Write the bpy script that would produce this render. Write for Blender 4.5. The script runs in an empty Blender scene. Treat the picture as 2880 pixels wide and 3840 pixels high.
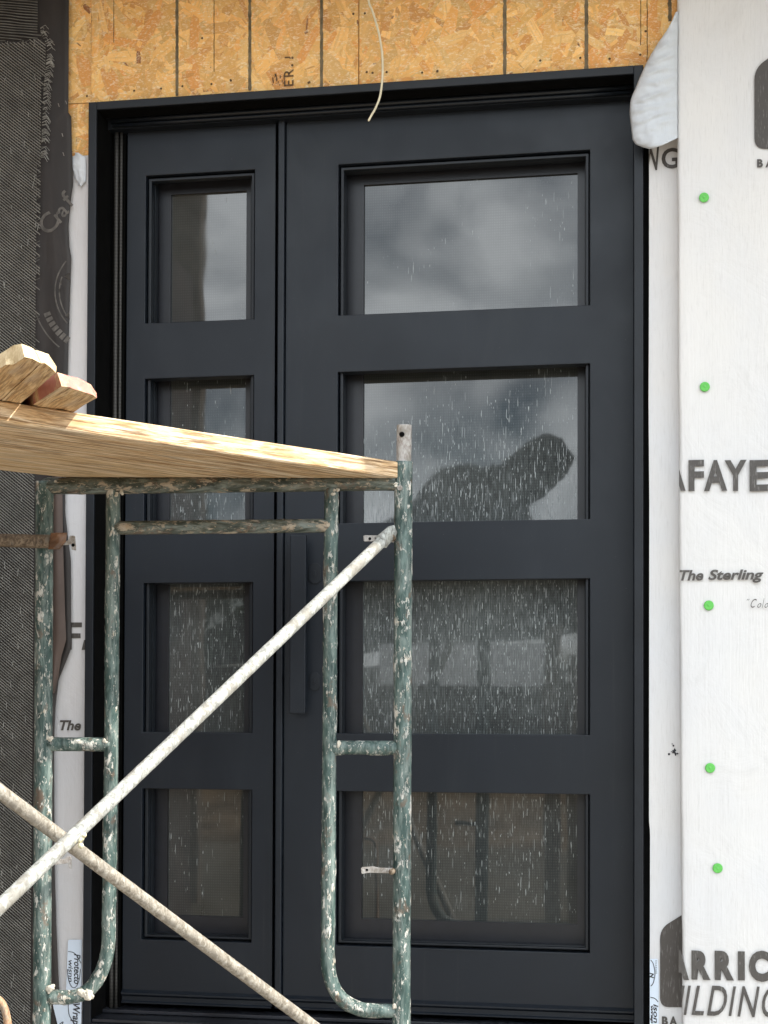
import bpy, bmesh, math, random
from mathutils import Vector, Matrix, noise
random.seed(7)
S = bpy.context.scene
R_ = math.radians

# ------------------------------------------------------------------ camera
D, FPX = 4.5, 6200.0
YAW, PITCH, ROLL, PPY = R_(10.7426), R_(1.21468), R_(0.17022), 2494.57
EYE = 1.04
cy, sy, cp, sp = math.cos(YAW), math.sin(YAW), math.cos(PITCH), math.sin(PITCH)
FW = Vector((-sy*cp, cy*cp, sp)); RT = Vector((cy, sy, 0)); UP = RT.cross(FW)
RT, UP = RT*math.cos(ROLL)+UP*math.sin(ROLL), UP*math.cos(ROLL)-RT*math.sin(ROLL)
CAM = Vector((0, -D, EYE))
cd = bpy.data.cameras.new('camera'); cam = bpy.data.objects.new('camera', cd)
S.collection.objects.link(cam)
m = Matrix((RT, UP, -FW)).transposed().to_4x4(); m.translation = CAM
cam.matrix_world = m
cd.sensor_fit = 'VERTICAL'; cd.sensor_height = 36; cd.lens = 36*FPX/3840
cd.shift_y = (PPY-1920)/3840; cd.clip_start = .05; cd.clip_end = 2000
S.camera = cam

def ray(u, v): return FW + RT*((u-1440)/FPX) - UP*((v-PPY)/FPX)
def at(u, v, Y):                       # point of the plane y = Y seen at (u, v) of the photograph
    d = ray(u, v); return CAM + d*((Y-CAM.y)/d.y)
def atw(u, v, w): return CAM + ray(u, v)*w
def atz(u, v, Z):
    d = ray(u, v); return CAM + d*((Z-CAM.z)/d.z)

# ------------------------------------------------------------------ light
SUN = Vector((.70, -.08, .70)).normalized()
elev = math.asin(SUN.z); az = math.atan2(SUN.x, SUN.y)
w = bpy.data.worlds.new('World'); S.world = w; w.use_nodes = True
nt = w.node_tree; nt.nodes.clear()
out = nt.nodes.new('ShaderNodeOutputWorld'); bg = nt.nodes.new('ShaderNodeBackground')
sky = nt.nodes.new('ShaderNodeTexSky'); sky.sky_type = 'NISHITA'; sky.sun_disc = False
sky.sun_elevation = elev; sky.sun_rotation = az
tc = nt.nodes.new('ShaderNodeTexCoord'); mp = nt.nodes.new('ShaderNodeMapping')
mp.inputs['Scale'].default_value = (3.4, 2.0, 4.2); mp.inputs['Location'].default_value = (3.3, 1.2, .4)
nz = nt.nodes.new('ShaderNodeTexNoise'); nz.inputs['Scale'].default_value = 2.4
nz.inputs['Detail'].default_value = 5; nz.inputs['Roughness'].default_value = .5; nz.inputs['Distortion'].default_value = .5
rp = nt.nodes.new('ShaderNodeValToRGB')
rp.color_ramp.elements[0].position = .36; rp.color_ramp.elements[0].color = (0, 0, 0, 1)
rp.color_ramp.elements[1].position = .62; rp.color_ramp.elements[1].color = (1, 1, 1, 1)
mx = nt.nodes.new('ShaderNodeMix'); mx.data_type = 'RGBA'
mx.inputs[7].default_value = (26, 27.5, 28.5, 1)
L = nt.links.new
L(tc.outputs['Generated'], mp.inputs[0]); L(mp.outputs[0], nz.inputs[0]); L(nz.outputs[0], rp.inputs[0])
L(rp.outputs[0], mx.inputs[0]); L(sky.outputs[0], mx.inputs[6]); L(mx.outputs[2], bg.inputs[0])
bg.inputs[1].default_value = .10
L(bg.outputs[0], out.inputs[0])
sd = bpy.data.lights.new('sun', 'SUN'); sd.energy = 4.2; sd.angle = R_(.55); sd.color = (1, .95, .86)
so = bpy.data.objects.new('sun', sd); S.collection.objects.link(so)
so.rotation_euler = SUN.to_track_quat('Z', 'Y').to_euler(); so.location = (5, -3, 8)
S.view_settings.view_transform = 'Standard'; S.view_settings.look = 'None'
S.view_settings.exposure = .76; S.view_settings.gamma = 1

# ------------------------------------------------------------------ helpers
def sc(r, g, b):
    f = lambda c: (c/255/12.92 if c/255 <= .04045 else ((c/255+.055)/1.055)**2.4)
    return (f(r), f(g), f(b), 1)
COL = S.collection
def tag(o, label=None, cat=None, group=None, kind=None):
    if label: o['label'] = label
    if cat: o['category'] = cat
    if group: o['group'] = group
    if kind: o['kind'] = kind
    return o
def empty(name, loc=(0, 0, 0), label=None, cat=None, group=None):
    o = bpy.data.objects.new(name, None); COL.objects.link(o); o.location = loc; o.empty_display_size = .1
    return tag(o, label, cat, group)
def link(name, bm, mat, parent=None, smooth=False, bevel=0, auto=False):
    """link a bmesh (in world coordinates, or in the parent's frame) as one object"""
    me = bpy.data.meshes.new(name); bm.normal_update(); bm.to_mesh(me); bm.free()
    if mat is not None: me.materials.append(mat)
    for p in me.polygons: p.use_smooth = smooth
    o = bpy.data.objects.new(name, me); COL.objects.link(o)
    if parent is not None:
        o.parent = parent
        q = parent; loc = Vector((0, 0, 0))
        while q is not None: loc += q.location; q = q.parent
        if parent.get('localframe') is None: o.location = -loc
    if bevel:
        b = o.modifiers.new('bevel', 'BEVEL'); b.width = bevel; b.segments = 2; b.limit_method = 'ANGLE'; b.angle_limit = R_(40)
    return o
def box(bm, x0, x1, y0, y1, z0, z1, M=None):
    vs = [bm.verts.new((x, y, z)) for x in (x0, x1) for y in (y0, y1) for z in (z0, z1)]
    for f in ((0,1,3,2),(4,6,7,5),(0,4,5,1),(2,3,7,6),(0,2,6,4),(1,5,7,3)): bm.faces.new([vs[i] for i in f])
    if M is not None: bmesh.ops.transform(bm, matrix=M, verts=vs)
    return vs
def prism(bm, pts, off):
    """closed polygon pts (3D) extruded by vector off"""
    a = [bm.verts.new(p) for p in pts]; b = [bm.verts.new(Vector(p)+Vector(off)) for p in pts]
    n = len(pts)
    bm.faces.new(a); bm.faces.new(b[::-1])
    for i in range(n): bm.faces.new((a[i], b[i], b[(i+1) % n], a[(i+1) % n]))
    bmesh.ops.recalc_face_normals(bm, faces=bm.faces)
def plate(bm, xs, zs, hole, y0, y1):
    """grid plate in x/z with cells where hole(i,j) is true left open; welded, y0 front"""
    nx, nz_ = len(xs)-1, len(zs)-1
    V = {}
    def v(i, j, k):
        if (i, j, k) not in V: V[(i, j, k)] = bm.verts.new((xs[i], (y0, y1)[k], zs[j]))
        return V[(i, j, k)]
    solid = lambda i, j: 0 <= i < nx and 0 <= j < nz_ and not hole(i, j)
    for i in range(nx):
        for j in range(nz_):
            if not solid(i, j): continue
            bm.faces.new((v(i,j,0), v(i+1,j,0), v(i+1,j+1,0), v(i,j+1,0)))
            bm.faces.new((v(i,j,1), v(i,j+1,1), v(i+1,j+1,1), v(i+1,j,1)))
            if not solid(i-1, j): bm.faces.new((v(i,j,0), v(i,j+1,0), v(i,j+1,1), v(i,j,1)))
            if not solid(i+1, j): bm.faces.new((v(i+1,j,0), v(i+1,j,1), v(i+1,j+1,1), v(i+1,j+1,0)))
            if not solid(i, j-1): bm.faces.new((v(i,j,0), v(i,j,1), v(i+1,j,1), v(i+1,j,0)))
            if not solid(i, j+1): bm.faces.new((v(i,j+1,0), v(i+1,j+1,0), v(i+1,j+1,1), v(i,j+1,1)))
    bmesh.ops.dissolve_limit(bm, angle_limit=.01, verts=bm.verts, edges=bm.edges)
def ring(bm, x0, x1, z0, z1, ix0, ix1, iz0, iz1, y0, y1):
    plate(bm, [x0, ix0, ix1, x1], [z0, iz0, iz1, z1], lambda i, j: i == 1 and j == 1, y0, y1)
def tube(bm, pts, r, seg=20, step=.012, lump=0, seed=0, caps=True, flat=None, attr=None):
    """tube along a polyline, resampled every step, with crusty lumps and a 'crust' attribute"""
    P = [Vector(p) for p in pts]; Q = [P[0]]
    for a, b in zip(P, P[1:]):
        n = max(1, int((b-a).length/step))
        for k in range(1, n+1): Q.append(a.lerp(b, k/n))
    rings = []; up = None
    lay = bm.verts.layers.float.get('crust') or bm.verts.layers.float.new('crust')
    arcl = 0.0
    for i, p in enumerate(Q):
        if i: arcl += (p-Q[i-1]).length
        t = (Q[min(i+1, len(Q)-1)]-Q[max(i-1, 0)]).normalized()
        if up is None:
            up = t.orthogonal().normalized()
        up = (up - t*up.dot(t)).normalized(); sd_ = t.cross(up)
        rr = r(i/(len(Q)-1)) if callable(r) else r
        rg = []
        for k in range(seg):
            a = 2*math.pi*k/seg
            d = up*math.cos(a)+sd_*math.sin(a)
            q = p + d*rr
            c = 0
            if lump:
                s = Vector((math.cos(a)*rr*58, math.sin(a)*rr*58, arcl*25))+Vector((seed*7.3, seed, 0))
                c = noise.noise(s)+.5*noise.noise(s*2.6)
                c2 = c-.18
                q = p + d*(rr + (lump*min(1, max(0, c2)*5) if c2 > 0 else 0)+ .0003*noise.noise(s*5))
            vv = bm.verts.new(q); vv[lay] = c; rg.append(vv)
        rings.append(rg)
    for a, b in zip(rings, rings[1:]):
        for k in range(seg): bm.faces.new((a[k], a[(k+1) % seg], b[(k+1) % seg], b[k]))
    if caps: bm.faces.new(rings[0][::-1]); bm.faces.new(rings[-1])
    return rings
def smooth_path(pts, n=8):
    P = [Vector(p) for p in pts]; out_ = []
    for i in range(len(P)-1):
        p0, p1, p2, p3 = P[max(i-1, 0)], P[i], P[i+1], P[min(i+2, len(P)-1)]
        for k in range(n):
            t = k/n
            out_.append(.5*((2*p1)+(p2-p0)*t+(2*p0-5*p1+4*p2-p3)*t*t+(3*p1-p0-3*p2+p3)*t**3))
    out_.append(P[-1]); return out_

# ------------------------------------------------------------------ materials
class N:
    def __init__(s, name):
        s.m = bpy.data.materials.new(name); s.m.use_nodes = True; s.t = s.m.node_tree; s.n = s.t.nodes; s.l = s.t.links
        s.b = s.n['Principled BSDF']; s.obj = None
    def new(s, t): return s.n.new(t)
    def coord(s, scale=(1, 1, 1), loc=(0, 0, 0), rot=(0, 0, 0), src='Object'):
        if s.obj is None: s.obj = s.new('ShaderNodeTexCoord')
        mp = s.new('ShaderNodeMapping'); mp.inputs['Scale'].default_value = scale
        mp.inputs['Location'].default_value = loc; mp.inputs['Rotation'].default_value = rot
        s.l.new(s.obj.outputs[src], mp.inputs[0]); return mp.outputs[0]
    def noise(s, co, sc_=5, det=4, rough=.55, dist=0):
        n = s.new('ShaderNodeTexNoise'); s.l.new(co, n.inputs['Vector'])
        n.inputs['Scale'].default_value = sc_; n.inputs['Detail'].default_value = det
        n.inputs['Roughness'].default_value = rough; n.inputs['Distortion'].default_value = dist
        return n.outputs[0]
    def ramp(s, fac, stops):
        r = s.new('ShaderNodeValToRGB'); e = r.color_ramp.elements
        while len(e) < len(stops): e.new(.5)
        for i, (p, c) in enumerate(stops):
            e[i].position = p; e[i].color = c if hasattr(c, '__len__') else (c, c, c, 1)
        s.l.new(fac, r.inputs[0]); return r.outputs[0]
    def mix(s, fac, a, b, mode='MIX'):
        m_ = s.new('ShaderNodeMix'); m_.data_type = 'RGBA'; m_.blend_type = mode
        for k, v in ((0, fac), (6, a), (7, b)):
            if isinstance(v, (int, float)): m_.inputs[k].default_value = v
            elif isinstance(v, tuple): m_.inputs[k].default_value = v
            else: s.l.new(v, m_.inputs[k])
        return m_.outputs[2]
    def math(s, op, a, b=0.0):
        m_ = s.new('ShaderNodeMath'); m_.operation = op
        for k, v in ((0, a), (1, b)):
            if isinstance(v, (int, float)): m_.inputs[k].default_value = v
            else: s.l.new(v, m_.inputs[k])
        return m_.outputs[0]
    def bump(s, h, strength=.3, dist=.002, prev=None):
        b = s.new('ShaderNodeBump'); b.inputs['Strength'].default_value = strength; b.inputs['Distance'].default_value = dist
        s.l.new(h, b.inputs['Height'])
        if prev is not None: s.l.new(prev, b.inputs['Normal'])
        s.l.new(b.outputs[0], s.b.inputs['Normal']); return b.outputs[0]
    def set(s, **k):
        for a, v in k.items():
            i = s.b.inputs[a.replace('_', ' ')]
            if isinstance(v, (int, float, tuple)): i.default_value = v
            else: s.l.new(v, i)
        return s
def plain(name, col, rough=.6, spec=.5, metal=0, nscale=30, namt=.25, bump=0):
    n = N(name); co = n.coord(); f = n.noise(co, nscale, 5)
    c2 = tuple([max(0, x*(1-namt)) for x in col[:3]]+[1]); c3 = tuple([min(1, x*(1+namt)) for x in col[:3]]+[1])
    n.set(Base_Color=n.ramp(f, [(.3, c2), (.7, c3)]), Roughness=rough, Metallic=metal)
    n.b.inputs['Specular IOR Level'].default_value = spec
    if bump: n.bump(f, bump, .003)
    return n.m

def mat_door():
    n = N('black_door_paint'); co = n.coord()
    f = n.noise(co, 3.2, 6, .6)
    col = n.ramp(f, [(.3, (.0060, .0090, .0140, 1)), (.7, (.0085, .0125, .0190, 1))])
    dust = n.ramp(n.noise(n.coord((5, 5, 1.3), loc=(3, 0, 6)), 1, 7, .65, .7), [(.52, 0.), (.75, .16)])
    col = n.mix(dust, col, (.045, .052, .058, 1))
    run = n.ramp(n.noise(n.coord((60, 60, 1.5), loc=(1, 0, 2)), 1, 4, .6), [(.62, 0.), (.78, .16)])
    col = n.mix(run, col, (.06, .06, .058, 1))
    spk = n.ramp(n.noise(n.coord((260, 260, 260)), 1, 2, .5), [(.735, 0.), (.76, .5)])
    col = n.mix(spk, col, (.16, .155, .14, 1))
    n.set(Base_Color=col, Roughness=n.ramp(n.noise(n.coord(loc=(3, 1, 2)), 4, 7, .65), [(.3, .36), (.7, .52)]))
    n.b.inputs['Specular IOR Level'].default_value = .36
    b = n.bump(n.noise(co, 700, 2), .06, .0006); n.bump(n.noise(co, 7, 2), .05, .004, b)
    return n.m
M_DOOR = mat_door()
M_FRAME = plain('black_frame_paint', (.0070, .0095, .0135, 1), .45, .36, 0, 12, .25)
M_TRIM = plain('dark_trim', (.0085, .0115, .016, 1), .42, .36, 0, 14, .15)
def mat_strip():
    n = N('weatherstrip_rubber'); co = n.coord((1, 1, 1))
    wv = n.new('ShaderNodeTexWave'); wv.wave_type = 'BANDS'; wv.bands_direction = 'Z'
    n.l.new(co, wv.inputs[0]); wv.inputs['Scale'].default_value = 32
    n.set(Base_Color=n.mix(n.math('MULTIPLY', wv.outputs['Color'], .4), (.018, .017, .016, 1), (.08, .075, .065, 1)), Roughness=.55)
    return n.m
M_STRIP = mat_strip()
M_BAND = plain('glass_edge_band', (.008, .009, .013, 1), .38, .5, 0, 40, .2)
def mat_glass(name, amount):
    """dusty, rain-spotted dark glass: dirt film and white drips sit on the pane"""
    n = N(name)
    co = n.coord((1, 1, 1))
    film = n.noise(n.coord((1, 1, .7)), 4.5, 6, .6, .6)
    base = n.ramp(film, [(.3, (.018, .021, .021, 1)), (.75, (.044, .048, .046, 1))])
    sx = n.new('ShaderNodeSeparateXYZ'); n.l.new(n.coord(), sx.inputs[0])
    zz = n.math('MULTIPLY', sx.outputs[2], 1/3)
    dens = n.ramp(zz, [(.10, .0), (.17, .10), (.24, .34), (.30, .55), (.34, .75), (.42, 1), (.50, 1), (.56, .55), (.62, .16), (.66, .02), (.70, 0)])
    dn = n.math('ADD', dens, n.math('MULTIPLY', n.math('SUBTRACT', n.noise(n.coord(loc=(7, 0, 3)), 5, 3), .5), .9))
    dn = n.math('MULTIPLY', dn, amount)
    # short irregular vertical runs of dried splash, in three sizes
    def layer(sx_, sz_, rad, thr, off, gain):
        v = n.new('ShaderNodeTexVoronoi'); v.feature = 'F1'; v.inputs['Scale'].default_value = 1
        vm = n.new('ShaderNodeVectorMath'); vm.operation = 'ADD'
        n.l.new(n.coord((sx_, 1, sz_), loc=(off, 0, off*.7)), vm.inputs[0])
        cb = n.new('ShaderNodeCombineXYZ'); wob = n.noise(n.coord((40, 40, 60), loc=(off, 0, 0)), 1, 3)
        n.l.new(n.math('MULTIPLY', wob, 1.1), cb.inputs[0]); n.l.new(n.math('MULTIPLY', wob, .8), cb.inputs[2]); n.l.new(cb.outputs[0], vm.inputs[1])
        n.l.new(vm.outputs[0], v.inputs['Vector'])
        sel = n.new('ShaderNodeSeparateColor'); n.l.new(v.outputs['Color'], sel.inputs[0])
        r = n.math('MULTIPLY', n.math('ADD', sel.outputs[1], .25), rad)
        soft = n.math('MULTIPLY', n.math('SUBTRACT', r, v.outputs['Distance']), 7)
        soft = n.math('MINIMUM', n.math('MAXIMUM', soft, 0), 1)
        on = n.math('LESS_THAN', sel.outputs[0], n.math('MULTIPLY', dn, thr))
        return n.math('MULTIPLY', n.math('MULTIPLY', soft, on), n.math('MULTIPLY', n.math('ADD', sel.outputs[2], .25), gain))
    k = layer(310, 38, .36, .75, 0, .42)
    k = n.math('MAXIMUM', k, layer(250, 72, .30, .45, 4.3, .46))
    k = n.math('MAXIMUM', k, layer(430, 26, .42, 1.2, 8.1, .30))
    k = n.math('MAXIMUM', k, layer(380, 90, .34, .8, 2.7, .34))
    kr = k
    k = n.math('MAXIMUM', k, n.math('MULTIPLY', n.math('MAXIMUM', dn, 0), n.ramp(n.noise(n.coord((330, 1, 22), loc=(2, 0, 5)), 1, 4, .7), [(.42, .04), (.72, .20)])))
    # fine screen weave behind the pane
    w1 = n.new('ShaderNodeTexWave'); w1.bands_direction = 'Z'; w1.inputs['Scale'].default_value = 42; w1.inputs['Distortion'].default_value = 1.2; n.l.new(n.coord(), w1.inputs[0])
    w2 = n.new('ShaderNodeTexWave'); w2.bands_direction = 'X'; w2.inputs['Scale'].default_value = 47; w2.inputs['Distortion'].default_value = 1.0; n.l.new(n.coord(), w2.inputs[0])
    base = n.mix(n.math('MULTIPLY', n.math('MULTIPLY', w1.outputs['Color'], w2.outputs['Color']), .35), base, (.085, .09, .088, 1))
    n.set(Base_Color=n.mix(k, base, (.60, .66, .66, 1)), IOR=1.66)
    n.l.new(n.math('ADD', n.math('MULTIPLY', kr, .8), n.math('MULTIPLY', film, .045)), n.b.inputs['Roughness'])
    n.bump(n.noise(n.coord((1.6, 1, .7), loc=(0, 0, 5)), 5, 1), .035, .006)
    return n.m
M_GLASS = mat_glass('dusty_glass', 1.0); M_GLASS2 = mat_glass('dusty_side_glass', .55)

def mat_osb():
    n = N('osb_flakes')
    at_ = n.new('ShaderNodeAttribute'); at_.attribute_name = 'fc'
    uv = n.coord((9, 160, 1), src='UV'); g = n.noise(uv, 1, 5, .65, .3)
    col = n.mix(n.ramp(g, [(.36, .5), (.50, 0.)]), at_.outputs['Color'], (.60, .34, .13, 1))
    fl = n.noise(n.coord((130, 130, 60), rot=(0, .5, 0)), 1, 4, .7, 1.5); fk = n.ramp(fl, [(.35, .45), (.40, 0.)])
    col = n.mix(fk, col, (.42, .21, .07, 1))
    hl = n.ramp(n.noise(n.coord((70, 70, 150), loc=(4, 0, 0), rot=(0, .8, 0)), 1, 4, .7, 1.2), [(.52, 0.), (.64, .6)])
    col = n.mix(hl, col, (.97, .84, .62, 1))
    big = n.noise(n.coord(), 3.5, 3)
    col = n.mix(n.math('MULTIPLY', big, .2), col, (.88, .66, .38, 1))
    n.set(Base_Color=col, Roughness=.62)
    n.b.inputs['Specular IOR Level'].default_value = .3
    b = n.bump(g, .5, .0008); n.bump(fl, .8, .0014, b)
    return n.m
M_OSB = mat_osb()
def mat_wood(name, light, mid, dark, sc_=1, contrast=.5, weather=0):
    n = N(name)
    w_ = n.noise(n.coord((3*sc_, 14*sc_, 14*sc_)), 1, 3, .5)          # slow swing of the grain
    vm = n.new('ShaderNodeVectorMath'); vm.operation = 'ADD'; cb = n.new('ShaderNodeCombineXYZ')
    n.l.new(n.math('MULTIPLY', w_, 1.6), cb.inputs[1]); n.l.new(n.math('MULTIPLY', w_, 1.6), cb.inputs[2])
    n.l.new(n.coord((4*sc_, 40*sc_, 40*sc_)), vm.inputs[0]); n.l.new(cb.outputs[0], vm.inputs[1])
    g = n.noise(vm.outputs[0], 1, 8, .66, 1.0)
    g2 = n.noise(n.coord((6*sc_, 130*sc_, 130*sc_)), 1, 5, .72, .3)
    ck = n.noise(n.coord((4*sc_, 150*sc_, 150*sc_), loc=(5, 1, 2)), 1, 6, .6, .8)
    gy = n.noise(n.coord((6*sc_, 22*sc_, 22*sc_), loc=(9, 4, 0)), 1, 5, .6)
    col = n.ramp(g, [(.32, dark), (.47, mid), (.60, light)])
    col = n.mix(n.ramp(gy, [(.50, 0.), (.70, .45)]), col, (.46, .40, .32, 1))
    cr = n.ramp(g2, [(.43, 1), (.51, 0)])
    col = n.mix(n.math('MULTIPLY', cr, contrast*.75), col, tuple([c*.5 for c in dark[:3]]+[1]))
    dk = n.ramp(ck, [(.385, 1), (.42, 0)])
    col = n.mix(n.math('MULTIPLY', dk, .7), col, (.12, .06, .025, 1))
    n.set(Base_Color=col, Roughness=.78)
    n.b.inputs['Specular IOR Level'].default_value = .2
    b = n.bump(g2, .8, .0018); b = n.bump(g, .4, .003, b); n.bump(dk, -.9, .003, b) if False else None
    return n.m
M_PLANK = mat_wood('weathered_plank', (.82, .67, .48, 1), (.70, .49, .28, 1), (.42, .235, .10, 1), 1, .95)
M_PLANK2 = mat_wood('pale_plank', (.80, .62, .42, 1), (.72, .52, .30, 1), (.54, .34, .16, 1))
M_BLOCK = mat_wood('cut_board', (.58, .40, .21, 1), (.50, .31, .14, 1), (.30, .16, .06, 1), 1.6)
def mat_endgrain(name, red):
    n = N(name); g = n.noise(n.coord((60, 60, 60)), 1, 6, .7); h = n.noise(n.coord((26, 26, 26), loc=(2, 0, 0)), 1, 5, .65)
    a = n.ramp(g, [(.3, (.45, .31, .15, 1)), (.6, (.70, .56, .34, 1))])
    if red: a = n.mix(n.ramp(h, [(.36, 0.), (.50, .85)]), a, (.50, .17, .15, 1))
    n.set(Base_Color=a, Roughness=.85); n.bump(g, .8, .002)
    return n.m
M_END = mat_endgrain('sawn_end', False); M_RED = mat_endgrain('red_painted_end', True)

def mat_scaffold(name='green_scaffold_paint', g0=(.020, .040, .036), g1=(.046, .082, .074), g2=(.12, .17, .155), seed=0.0, chip=(.60, .59, .54), cover=0.0, along='z'):
    n = N(name); oc = n.coord
    def cz(scale, loc=(0, 0, 0)): return oc((scale[2], scale[1], scale[0]) if along == 'x' else scale, loc=loc)
    n.coord = cz
    a = n.new('ShaderNodeAttribute'); a.attribute_name = 'crust'
    fine = n.noise(n.coord((150, 150, 55), loc=(seed, 0, 0)), 1, 6, .72, .9)
    mid = n.noise(n.coord((40, 40, 13), loc=(seed+4, 2, 0)), 1, 6, .65, .5)
    green = n.ramp(mid, [(.34, g0+(1,)), (.5, g1+(1,)), (.62, g2+(1,))])
    # thin cement wash, streaked along the tube
    wash = n.ramp(n.noise(n.coord((75, 75, 11), loc=(seed+9, 0, 0)), 1, 5, .7, .6), [(.46, 0.), (.66, .65)])
    green = n.mix(wash, green, (.27, .31, .285, 1))
    rust = n.ramp(n.noise(n.coord((26, 26, 16), loc=(seed+1, 7, 3)), 1, 5, .65), [(.58, 0.), (.66, .7)])
    green = n.mix(rust, green, (.15, .095, .065, 1))
    cr = n.math('ADD', a.outputs['Fac'], n.math('MULTIPLY', n.math('SUBTRACT', fine, .5), 3.0))
    k = n.ramp(cr, [(.455-cover, 0.), (.54-cover, .97)])
    sp_ = n.ramp(n.noise(n.coord((150, 150, 60), loc=(seed, 3, 1)), 1, 3, .6), [(.60, 0.), (.65, .75)])
    k = n.math('MAXIMUM', k, sp_)
    wcol = n.ramp(n.noise(n.coord((60, 60, 60), loc=(seed, 1, 8)), 1, 4, .6), [(.3, tuple(c*.62 for c in chip)+(1,)), (.5, chip+(1,)), (.7, (chip[0]*.86, chip[1]*.74, chip[2]*.62, 1))])
    n.set(Base_Color=n.mix(k, green, wcol), Roughness=n.math('ADD', n.math('MULTIPLY', k, .3), .5))
    n.b.inputs['Specular IOR Level'].default_value = .35
    b = n.bump(k, .7, .0014); n.bump(fine, .3, .0008, b)
    return n.m
M_SCAF = mat_scaffold()
M_SCAF2 = mat_scaffold('dark_olive_bar_paint', (.025, .032, .026), (.055, .065, .05), (.13, .125, .095), 5, (.42, .36, .28), .08, 'x')
def mat_galv(name, a, b, c):
    n = N(name); g = n.noise(n.coord((110, 110, 70)), 1, 6, .7, .8); h = n.noise(n.coord((30, 30, 22), loc=(4, 0, 0)), 1, 4)
    col = n.ramp(g, [(.38, a), (.5, b), (.60, c)])
    col = n.mix(n.ramp(h, [(.54, 0.), (.62, .65)]), col, (.20, .18, .15, 1))
    n.set(Base_Color=col, Roughness=.62); n.b.inputs['Specular IOR Level'].default_value = .4
    n.bump(g, .15, .001); return n.m
M_BRACE = mat_galv('mortar_splashed_steel', (.19, .19, .175, 1), (.33, .335, .31, 1), (.46, .47, .44, 1))
M_BRACE2 = mat_galv('tan_mortar_splashed_steel', (.15, .13, .10, 1), (.27, .24, .195, 1), (.38, .355, .305, 1))
M_PIN = mat_galv('worn_steel_pin', (.22, .19, .165, 1), (.34, .315, .29, 1), (.44, .42, .40, 1))
M_BROWN = mat_galv('brown_dirty_pipe', (.06, .04, .025, 1), (.12, .085, .055, 1), (.22, .17, .12, 1))
M_RUST = mat_galv('rusty_orange_pipe', (.20, .11, .06, 1), (.36, .21, .12, 1), (.46, .32, .20, 1))
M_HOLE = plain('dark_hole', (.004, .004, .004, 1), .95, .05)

def mat_wrap(name, tint=(.66, .645, .63, 1), second=(.62, .625, .64, 1), bump=1.0):
    n = N(name)
    big = n.noise(n.coord((1.5, 1.5, 1.0)), 2.5, 3)
    wr = n.noise(n.coord((95, 60, 3.2)), 1, 6, .7, .9)
    fi = n.noise(n.coord((420, 300, 26)), 1, 3, .6)
    cre = n.noise(n.coord((5, 5, 4)), 1, 5, .6, 1.2)
    col = n.ramp(big, [(.35, second), (.65, tint)])
    col = n.mix(n.ramp(fi, [(.54, 0.), (.72, .24)]), col, (.42, .40, .38, 1))
    col = n.mix(n.ramp(cre, [(.60, 0.), (.72, .25)]), col, (.50, .49, .48, 1))
    n.set(Base_Color=col, Roughness=.55); n.b.inputs['Specular IOR Level'].default_value = .35
    b = n.bump(wr, .35*bump, .0022); b = n.bump(fi, .2*bump, .0006, b); n.bump(cre, .5*bump, .006, b)
    return n.m
M_WRAP = mat_wrap('white_house_wrap'); M_WRAPB = mat_wrap('white_house_wrap_outer', (.69, .675, .655, 1), (.655, .65, .65, 1), 1.5)
M_FLAP = mat_wrap('bluish_wrap_flap', (.60, .63, .66, 1), (.53, .56, .60, 1), .9)
def mat_ink(name, c, wear):
    n = N(name); g = n.noise(n.coord((330, 330, 45)), 1, 3)
    n.set(Base_Color=n.mix(n.ramp(g, [(.58, 0.), (.72, wear)]), c, (.45, .44, .42, 1)), Roughness=.6)
    return n.m
M_INK = mat_ink('grey_black_ink', (.070, .063, .057, 1), .35)
M_INK2 = mat_ink('solid_black_ink', (.06, .052, .046, 1), .25)
M_TAPE = plain('bluish_white_tape', (.62, .70, .80, 1), .35, .5, 0, 8, .05)
M_PEN = plain('black_print', (.02, .02, .025, 1), .6)
def mat_felt():
    n = N('black_building_paper'); g = n.noise(n.coord((6, 6, 3)), 1, 5, .6, .8)
    n.set(Base_Color=n.ramp(g, [(.3, (.012, .010, .009, 1)), (.55, (.023, .018, .016, 1)), (.8, (.045, .037, .032, 1))]), Roughness=.62)
    n.bump(n.noise(n.coord((8, 8, 2.5), loc=(1, 1, 1)), 1, 3, .5, .6), .6, .01); return n.m
M_FELT = mat_felt()
M_FELTB = plain('brown_building_paper', (.075, .052, .042, 1), .6, .4, 0, 6, .3, .3)
M_PRINT = plain('grey_print_on_paper', (.10, .09, .08, 1), .6, .4, 0, 60, .4)
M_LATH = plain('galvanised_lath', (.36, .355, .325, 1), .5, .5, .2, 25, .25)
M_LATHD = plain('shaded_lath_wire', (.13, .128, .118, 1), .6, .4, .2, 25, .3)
M_GREEN = plain('green_plastic_cap', (.13, .50, .10, 1), .55, .3, 0, 90, .15)
M_WIRE = plain('cream_cable_jacket', (.72, .66, .48, 1), .5, .5, 0, 30, .08)
M_STRIPE = plain('grey_painted_line', (.17, .135, .085, 1), .8, .2, 0, 45, .4)
M_STAMP = plain('brown_stamp_ink', (.14, .085, .045, 1), .8, .2, 0, 200, .5)
M_GAP = plain('dark_joint', (.05, .028, .012, 1), .9, .2)
M_DIRT = plain('dry_dirt', (.115, .095, .068, 1), .95, .2, 0, 1.2, .3)

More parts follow.
